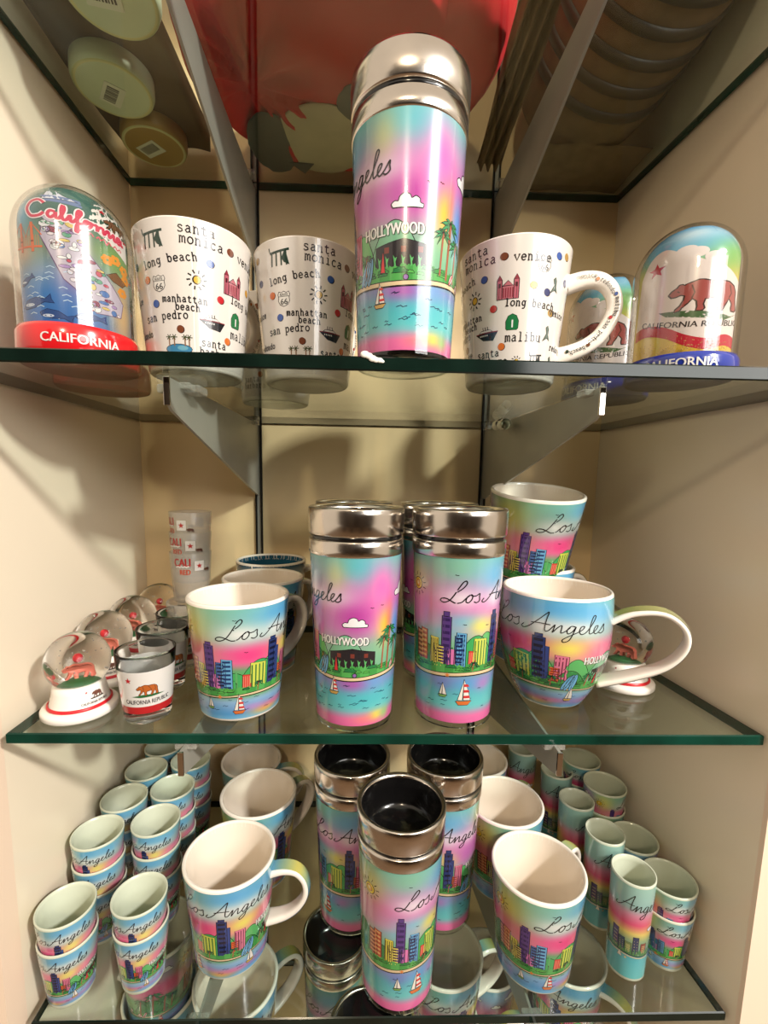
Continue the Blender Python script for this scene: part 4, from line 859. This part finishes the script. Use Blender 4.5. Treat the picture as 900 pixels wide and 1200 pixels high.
def paint_state(A):
    grid_card(A, card_bl(stops([(0, (60, 110, 180)), (.2, (70, 130, 195)), (.35, (130, 160, 190)), (.55, (120, 150, 110)), (.75, (60, 100, 90)), (1, (90, 130, 120))]), [(.08, .75, .12, .2, (120, 190, 225), 1), (.1, .5, .1, .1, (240, 180, 140), .8), (.85, .15, .14, .3, (230, 190, 130), .95), (.8, .55, .15, .12, (120, 170, 90), .9), (.8, .8, .14, .1, (40, 90, 70), .9), (.5, .3, .14, .14, (150, 120, 170), .7), (.45, .55, .12, .1, (190, 80, 110), .6)]))
    A.poly([(-14, 78), (-9, 88), (-4, 82), (2, 79)], (225, 228, 238), 3, .3); A.poly([(-15, 76), (4, 76), (3, 81), (-14, 81)], (110, 130, 170), 2.6)
    A.poly([(6, 66), (29, 52), (29, 78), (10, 90)], (240, 234, 224), 2.2); star(A, 13, 80, 2.2, (190, 50, 60), 4); bear(A, 21, 68, 1.5, (120, 86, 60)); A.line([(12, 66), (30, 66)], 1.6, (190, 50, 60), 3)
    # the state's outline as a patchwork
    st = [(-14, 66), (4, 66), (4, 50), (24, 22), (22, 12), (8, 10), (4, 18), (-6, 28), (-12, 44), (-16, 54)]
    A.poly(st, (200, 190, 205), 2, .5, (110, 80, 120)); q = random.Random(9)
    cols = [(90, 130, 190), (205, 90, 110), (235, 225, 230), (180, 150, 200), (225, 200, 120), (110, 170, 140), (240, 240, 240), (150, 60, 90)]
    for i in range(70):
        t = q.random(); y = 12 + 52 * t; x = -7 + 20 * (1 - t) + q.uniform(-9, 9); A.ell(x, y, q.uniform(1, 3), q.uniform(.8, 2.2), cols[q.randrange(8)], 3 + .01 * i, .2, 9)
    # bridge
    for x in (-28, -21): A.rect(x, 44, x + 1.6, 62, (230, 110, 60), 4); A.rect(x, 50, x + 1.6, 51, (150, 60, 30), 4.5)
    A.line([(-33, 56), (-27, 62), (-24, 53), (-20.5, 62), (-15, 54)], .7, (230, 110, 60), 4); A.line([(-33, 47), (-15, 47)], 1.2, (230, 110, 60), 4)
    for i in range(12): A.line([(-31 + i * 1.3, 47), (-31 + i * 1.3, 54)], .25, (230, 130, 80), 3.6)
    # whales, dolphins
    for x, y, s, r_ in ((-22, 12, 1.2, .3), (-12, 5, 1.1, -.2), (4, 6, 1., .1), (-26, 26, .7, .6)):
        c = [(-6, 0), (-3, 2.6), (2, 2.6), (6, .6), (9, 2.4), (8.4, -.4), (9, -2.6), (5, -1), (0, -2.4), (-5, -1.6)]
        A.poly([(x + (a * math.cos(r_) - b * math.sin(r_)) * s, y + (a * math.sin(r_) + b * math.cos(r_)) * s) for a, b in c], (54, 84, 140), 4, .3, (20, 36, 80)); A.ell(x - 2 * s, y - .8 * s, 2.6 * s, .9 * s, (215, 225, 240), 5)
    for i in range(24): x = q.uniform(-30, 0); y = q.uniform(2, 36); A.line([(x, y), (x + 2, y + 1), (x + 4, y)], .5, (200, 225, 245), 3)
    for x, y in ((20, 50), (26, 46), (24, 30), (15, 48), (27, 40)):
        for a in range(6): A.ell(x + 2.1 * math.cos(a * 1.05), y + 2.1 * math.sin(a * 1.05), 1.5, 1.3, (245, 160, 60), 4 + .01 * a)
    A.poly([(14, 38), (20, 42), (27, 37), (24, 34), (18, 35)], (130, 90, 60), 4, .3)
    # lettering in script
    cal = [[(2.2, 2.0), (1.6, 2.5), (.6, 2.1), (.0, 1.0), (.5, .0), (1.5, .1), (2.1, .6)], [(3.3, .9), (2.8, .95), (2.5, .4), (2.8, 0), (3.3, .5), (3.4, .9), (3.4, .1), (3.8, .2), (4.3, 1.5), (4.2, 2.1), (4.0, 1.2), (4.1, .1), (4.5, .2), (4.9, .9), (4.9, .1), (5.3, .3), (6.0, 1.6), (5.9, 2.1), (5.6, 1.4), (5.6, -.8), (5.4, -1), (5.6, 0), (6.2, .3), (6.9, .8), (6.5, .9), (6.3, .3), (6.7, 0), (7.1, .6), (6.9, .9), (7.4, .8), (7.7, .9), (7.7, .1), (7.9, .7), (8.4, .9), (8.5, .1), (8.9, .8), (9.2, .9), (9.2, .1), (9.7, .7), (9.9, .9), (9.9, .1), (10.3, .2), (10.9, .9), (10.5, .9), (10.3, .3), (10.7, 0), (11.0, .5), (11.1, .9), (11.1, .1), (11.5, .2)]]
    for j, (w_, c, L) in enumerate(((3.1, (250, 235, 235), 7), (1.7, (214, 60, 90), 8))):
        for st_ in cal: A.line([(-22 + 4.2 * a, 66 + 4.6 * b - .35 * a) for a, b in crv(st_, 4)], w_, c, L)
    for st_ in [[(0, 0), (1, 1), (1.4, 0), (2.4, 1), (3, 0), (4, 1), (5, 0)], [(6, 0), (7, 1), (7.6, 0), (9, 1), (10, -.6), (11, 1), (12, 0)], [(13, 0), (14, 1), (15, 0), (16.4, 1), (17, 0)]]:
        A.line([(2 + 1.3 * a, 60 + 1.7 * b - .15 * a) for a, b in crv(st_, 3)], .7, (226, 90, 110), 8)
d1 = make_dome('snow_dome', 'large snow dome with red base and state collage, far left of the top shelf', (-.2120, .3560), 'redp', paint_state, Rd=.0385, H=.1225, hb=.0225)
d2 = make_dome('snow_dome', 'large snow dome with blue base and bear flag card, far right of the top shelf', (.2395, .3520), 'bluep', paint_flag, Rd=.0362, H=.111, hb=.0145, glit='gold')
dup(d1, 'red-based snow dome behind the front left dome', (-.2420, .4380, ZS[1]), face_cam(-.242, .438, 20))
dup(d2, 'blue-based snow dome seen behind the lettered mug handle', (.2250, .4330, ZS[1]), face_cam(.225, .433, 35))

# ------------------------------------------------------------------ mugs on the lowest shelf, seen through the glass
mugat(-.238, .4830, ZS[4] + .085, 250, 'palm tree mug with handle to the left, atop its stack on the lowest shelf'); mugat(-.238, .4830, ZS[4], 60, 'mug under the palm tree mug on the lowest shelf')
mugat(-.1290, .4250, ZS[4] + .085, 20, 'upper mug of the stack below the front left mug, lowest shelf', sc=1.03); mugat(-.1290, .4250, ZS[4], 100, 'lower mug of the stack below the front left mug, lowest shelf')
mugat(.1000, .4520, ZS[4] + .085, 12, 'upper mug of the stack right of the centre tumblers, lowest shelf', sc=1.03); mugat(.1000, .4520, ZS[4], 90, 'lower mug of the stack right of the centre tumblers, lowest shelf')
mugat(.2460, .4550, ZS[4] + .085, 60, 'upper mug of the right stack on the lowest shelf', sc=.97); mugat(.2460, .4550, ZS[4], 195, 'lower mug of the right stack, pink handle to the front, on the lowest shelf')
mugat(.1730, .5200, ZS[4] + .0, 200, 'single mug at the back between two stacks on the lowest shelf', sc=.95)

# ------------------------------------------------------------------ glass shelves, brackets, standards
def wl(y): return -.286 - (y - YF) / (YB - YF) * .002
def wr(y): return .331 + (y - YF) / (YB - YF) * (.311 - .331)
def shelf(s, yf, gl, gr, edge, label, th=.0090):
    z1 = ZS[s]; z0 = z1 - th; yb = YB - .0012; bv = .0009
    xs = [(wl(yf) + gl, yf), (wr(yf) - gr, yf), (wr(yb) - gr * .5 - .001, yb), (wl(yb) + gl * .4 + .001, yb)]
    cx = sum(a for a, b in xs) / 4; cy = sum(b for a, b in xs) / 4
    def ring(z, ins): return [(a + math.copysign(ins, cx - a), b + math.copysign(ins, cy - b), z) for a, b in xs]
    V = ring(z0, bv) + ring(z0 + bv, 0) + ring(z1 - bv, 0) + ring(z1, bv); F_ = [(3, 2, 1, 0), (12, 13, 14, 15)]; mi = [0, 0]
    for k in range(3):
        for i in range(4): j = (i + 1) % 4; F_.append((k * 4 + i, k * 4 + j, k * 4 + 4 + j, k * 4 + 4 + i)); mi.append(1)
    o = mobj('glass_shelf', V, F_, None, None, False, [M['shelf'], edge], mi); return tag(o, label, 'shelf')
shelf(0, YF - .03, .002, .002, M['edge'], 'topmost glass shelf overhead, seen from below')
shelf(1, .2975, .002, .002, M['edge1'], 'glass shelf carrying the place name mugs and big snow domes')
shelf(2, .3331, .0125, .0035, M['edge'], 'middle glass shelf with green front edge and three snow globes at left')
shelf(3, .3331, .0125, .0050, M['edge1'], 'lower glass shelf carrying shot glass stacks and three tumblers')
shelf(4, .3331, .0125, .0050, M['edge'], 'lowest glass shelf, seen through the shelf above')
for sx, side in ((-.1370, 'left'), (.1570, 'right')):
    t = thing('shelf_standard', 'slotted steel upright on the back wall, %s one' % side, 'shelf upright', (sx, YB, ZO - .95))
    for d, nm in ((-.0035, 'rail'), (.0035, 'rail')): box('rail', (d - .0011, -.0035, 0), (d + .0011, -.0002, 1.48), M['slot'], t)
    box('channel', (-.0024, -.0012, 0), (.0024, -.0002, 1.48), M['plate'], t)
    for s in range(5):
        b = thing('shelf_bracket', '%s steel bracket under the %s glass shelf' % (side, ('topmost', 'mug-and-dome', 'middle', 'lower', 'lowest')[s]), 'bracket', (sx, YB, ZS[s] - .0098), 0, 'steel shelf brackets')
        if s == 1 and sx > 0: b.rotation_euler.z = R(2.4)
        dz_ = .273; th = .0011; prof = [(-.0036, 0), (-dz_, 0), (-dz_, -.0180), (-dz_ + .006, -.022), (-.012, -.090), (-.0036, -.090)]
        V = [(x, y, z) for x in (-th, th) for y, z in prof]; n = len(prof); F_ = [tuple(range(n)), tuple(range(n, 2 * n))[::-1]] + [(i, i + n, (i + 1) % n + n, (i + 1) % n) for i in range(n)]
        mobj('plate', V, F_, M['plate'], b, False); box('front_lip', (-.0022, -dz_ - .0012, -.0195), (.0022, -dz_ + .0006, 0), M['chrome'], b, .0004)
        # clear rubber pads under the glass
        for yy in ((-.258, -.035) if s != 1 or sx > 0 else (-.248, -.035)):
            box('pad', (-.0085, yy - .006, -.0042), (.0085, yy + .006, .0006), M['capc'], b, .001)
        if s == 1 and sx < 0: box('clip', (-.019, -.247, -.006), (.0135, -.229, .0004), M['capc'], b, .0015)
# dab of white glue on the front edge, top shelf
bm = bmesh.new(); q = random.Random(2)
for x, r in ((-.005, .0030), (-.0025, .0027), (0, .0028), (.0022, .0024), (.0045, .0022), (.0062, .0014)): bmesh.ops.create_icosphere(bm, subdivisions=2, radius=r, matrix=Matrix.Translation((.0045 + x, .2972, ZS[1] - .0012 - .35 * x + q.uniform(-.0004, .0004))) @ Matrix.Diagonal((1, .3, .75, 1)))
tag(bobj('glue_dab', bm, M['wax'], None, True), 'white dab of glue on the shelf edge below the tall tumbler', 'glue')
# curled price tags tied under the right bracket
tg = thing('curled_paper_tags', 'two small white paper rolls wedged between glass and right bracket', 'paper', (.1460, .480, ZS[1] - .0180))
for k, (dx, dy, dz) in enumerate(((0, 0, 0), (.001, .022, .0022))):
    V, F_ = [], []
    for i in range(25):
        aa = i / 24 * 9.5
        for yy in (-.011, -.004, .004, .011): rad = .0064 - .0030 * i / 24; V.append((dx + rad * math.cos(aa) + .1 * yy, dy + yy, dz + rad * math.sin(aa) + .06 * yy))
    for i in range(24):
        for j in range(3): a = i * 4 + j; F_.append((a, a + 1, a + 5, a + 4))
    mobj('roll', V, F_, M['paper'], tg)

# ------------------------------------------------------------------ stock on the topmost shelf, seen from below through the glass
def pot(name, label, x, y, m, r=.035, h=.016, stick=True, rot=.3):
    t = thing(name, label, 'tin', (x, y, ZS[0]), rot)
    lobj('body', [(0, .0006), (r * .80, .0006), (r * .86, 0), (r * .96, .001), (r, .005), (r * .99, h - .001), (r * .96, h), (0, h)], M[m], t, 56)
    lobj('foot_ring', [(r * .86, -.0000), (r * .90, -.00005), (r * .94, .0005)], M['cup_o'], t, 56)
    if stick:
        # sticker underneath the foot
        o = box('price_sticker', (-.013, -.009, .0001), (.013, .009, .0004), M['paper'], t)
        for i in range(9): box('barcode_line', (-.010 + i * .0022, -.006, -.00002), (-.0090 + i * .0022 + .0003 * (i % 3), .004, .0001), M['label_ink'], o)
        o.location.x = -.006
    return t
pot('round_tin', 'pale green tin base with barcode sticker, middle of three overhead at left', -.2380, .4730, 'cup_b', rot=-.9)
pot('round_tin', 'ochre tin base with barcode sticker, rearmost of three overhead at left', -.2330, .5450, 'cup_c', .0335, rot=-.5)
pot('round_tin', 'pale green tin base nearest the front, cut by the picture edge at upper left', -.1950, .3900, 'cup_b', rot=.2)
blk = thing('brown_cover', 'dark brown folded blanket lying on the round tins overhead at left', 'blanket', (-.2250, .455, ZS[0] + .0163))  # added dark layer, hides the pale wall seen between the tins
V, F_ = [], []
for i in range(25):
    for j in range(37): u, v_ = i / 24, j / 36; V.append((-.054 + .096 * u, -.120 + .242 * v_, .001 + .0025 * (1 + math.sin(u * 9 + 1.3 * math.sin(v_ * 7)))))
nn_ = len(V); V += [(a, b, .026) for a, b, c in V]
for i in range(24):
    for j in range(36): a = i * 37 + j; F_.append((a, a + 1, a + 38, a + 37)); F_.append((a + nn_, a + 37 + nn_, a + 38 + nn_, a + 1 + nn_))
for i in range(24):
    for a, b in ((i * 37, i * 37 + 37), (i * 37 + 73, i * 37 + 36)): F_.append((a, b, b + nn_, a + nn_))
for j in range(36):
    for a, b in ((j + 1, j), (24 * 37 + j, 24 * 37 + j + 1)): F_.append((a, b, b + nn_, a + nn_))
mobj('cloth', V, F_, M['blanket'], blk)
# red stuffed toy, lying on its back
def blob(name, m, parent, c, r, fold=0, seed=1, nz=40, na=72, flat=None, pinch=(0, 0, 0)):
    q = random.Random(seed); V, F_ = [], []; ph = [q.uniform(0, 6.28) for _ in range(6)]
    for i in range(nz + 1):
        th = PI * i / nz
        for j in range(na):
            a = 2 * PI * j / na; k = 1 + fold * (.5 * math.sin(9 * a + ph[0] + 2 * math.sin(2 * th)) * math.sin(th) ** .5 + .35 * math.sin(15 * a + ph[1] + 3 * th)) * (.4 + .6 * abs(math.cos(th)))
            z = c[2] + r[2] * math.cos(th)
            X0, Y0 = r[0] * math.sin(th) * math.cos(a), r[1] * math.sin(th) * math.sin(a)
            if flat is not None and z < flat + .010:
                px, py = X0 - pinch[0], Y0 - pinch[1]; aa = math.atan2(py, px); d = math.hypot(px, py)
                lift = pinch[2] * (.5 + .5 * math.sin(13 * aa + 3 * math.sin(2 * aa + seed))) ** 1.5 * min(1, d / .03) * math.exp(-d / .09) + pinch[2] * .35 * (.5 + .5 * math.sin(60 * X0 + 25 * Y0)) * (pinch[2] > 0)
                z = max(z, flat + lift)
            V.append((c[0] + r[0] * math.sin(th) * math.cos(a) * k, c[1] + r[1] * math.sin(th) * math.sin(a) * k, z))
    for i in range(nz):
        for j in range(na): F_.append((i * na + j, (i + 1) * na + j, (i + 1) * na + (j + 1) % na, i * na + (j + 1) % na))
    return mobj(name, V, F_, m, parent)
toy = thing('stuffed_toy', 'large red stuffed toy with gathered fabric, overhead behind the tall tumbler', 'stuffed toy', (-.034, .462, ZS[0]))
blob('body', M['redf'], toy, (0, .006, .036), (.140, .128, .062), .03, 4, 110, 160, flat=.0012, pinch=(-.075, .0, .011))
blob('head', M['redf'], toy, (.112, -.02, .045), (.045, .085, .055), .04, 8, 24, 48, flat=.0012)
blob('cream_belly_patch', M['cream'], toy, (-.014, .070, .0046), (.050, .050, .0045), .02, 5, 14, 40, flat=.0004)
blob('grey_paw', M['grey'], toy, (-.070, .078, .0046), (.026, .044, .0045), .08, 6, 14, 30, flat=.0003)
blob('grey_paw', M['grey'], toy, (.028, .02, .0046), (.026, .024, .0045), .08, 7, 14, 30, flat=.0003)
mobj('felt_tab', [(-.055, .100, .0005), (-.028, .100, .0005), (-.040, .1165, .0005), (-.055, .100, .002), (-.028, .100, .002), (-.040, .1165, .002)], [(0, 1, 2), (5, 4, 3), (0, 3, 4, 1), (1, 4, 5, 2), (2, 5, 3, 0)], M['grey'], toy, False)
# nested brown hats
ax = Vector((-.10, .97, -.20)).normalized(); qh = Vector((0, 0, -1)).rotation_difference(ax).to_euler()
for i in range(6):
    c = Vector((.2290, .5720, ZS[0] + .0640)) - ax * (.0235 * i)
    t = thing('brown_hat', 'brown hat, %s in the nested row overhead at right' % ('rearmost', 'second from the back', 'third from the back', 'fourth from the back', 'fifth from the back', 'frontmost')[i], 'hat', c, 0, 'nested brown hats')
    t.rotation_euler = qh; r = .074
    lobj('crown', [(0, 0), (r * .45, .001), (r * .70, .006), (r * .86, .016), (r * .95, .032), (r, .055), (r * 1.0, .075), (r * .975, .075), (r * .965, .055), (r * .91, .033), (r * .82, .019), (r * .66, .010), (r * .4, .005), (0, .004)], M['brown'], t, 72)
    lobj('hat_band', [(r * 1.0 + .0004, .066), (r + .0022, .067), (r + .0022, .0745), (r, .0755)], M['dark'], t, 72)
cloth = thing('folded_brown_cloth', 'brown folded cloth draped overhead between the red toy and the hats', 'cloth', (.130, .470, ZS[0] + .001))
V, F_ = [], []
for i in range(31):
    for j in range(31): u, v_ = i / 30, j / 30; V.append((-.018 + .030 * u + .012 * v_, -.11 + .21 * v_, .003 + .006 * (1 + math.sin(u * 22 + v_ * 6)) * .8 + .05 * u * 0))
for i in range(30):
    for j in range(30): a = i * 31 + j; F_.append((a, a + 31, a + 32, a + 1))
mobj('cloth', V, F_, M['brown'], cloth)
cl2 = thing('added_brown_sheet', 'flat brown cloth in the back right corner overhead, under the hats', 'cloth', (.225, .555, ZS[0] + .0004))  # added sheet, darkens the bright corner behind the hats
V = [(-.062 + .140 * i / 20, -.036 + .076 * j / 12, .0006 + .0008 * (1 + math.sin(i * .9 + j * .5)) + dz) for dz in (0, .0009) for i in range(21) for j in range(13)]
F_ = [(a, a + 1, a + 14, a + 13) for a in (i * 13 + j for i in range(20) for j in range(12))]; F_ += [tuple(q + 273 for q in f[::-1]) for f in F_]
mobj('cloth', V, F_, M['brown'], cl2)

# ------------------------------------------------------------------ cabinet shell
def struct(o): o['kind'] = 'structure'; return o
zb, zt = ZO - .98, ZO + .58
def side_wall(name, fx, sgn, wdt=.16):
    V = [(fx(YF), YF, zb), (fx(YB), YB, zb), (fx(YB) + sgn * .03, YB, zb), (fx(YF) + sgn * .03, YF, zb)]; V = V + [(a, b, zt) for a, b, c in V]
    o = mobj(name, V, [(0, 1, 2, 3), (7, 6, 5, 4), (0, 4, 5, 1), (1, 5, 6, 2), (2, 6, 7, 3), (3, 7, 4, 0)], M['wall'], None, False); struct(o); return o
side_wall('wall_left', wl, -1); side_wall('wall_right', wr, 1)
struct(box('trim_1', (wl(YF) - .45, YF - .0004, 0), (wl(YF) + .0003, YF + .02, zt), M['facing'])); struct(box('trim_2', (wr(YF) - .0003, YF - .0004, 0), (wr(YF) + .45, YF + .02, zt), M['facing']))
bk = struct(box('wall_back', (-.34, YB + .003, zb), (.36, YB + .02, zt), M['joint']))
xs = [wl(YB) - .01, -.1370, .1570, wr(YB) + .01]
for i in range(3): box('panel', (xs[i] + .0006, YB, zb), (xs[i + 1] - .0006, YB + .0032, zt), M['back'], bk, .0004)
struct(box('ceiling', (-.34, YF, zt), (.40, YB + .02, zt + .02), M['dark'])); struct(box('trim_3', (-.34, YF, zb - .02), (.40, YB + .02, zb), M['facing']))
struct(box('wall_front', (-3.2, -3.3, 0), (3.2, -3.2, 2.9), M['dark']))
for i, x in enumerate((-1.55, -.62, .42, 1.6)): struct(box('trim_%d' % (i + 4), (x, -2.3, 0), (x + .3, -2.0, 2.7), M['dark']))  # added dark panels behind the camera, giving dark stripes in the reflections
struct(box('floor', (-2.6, -3.2, -.05), (2.6, .75, 0), M['stone']))
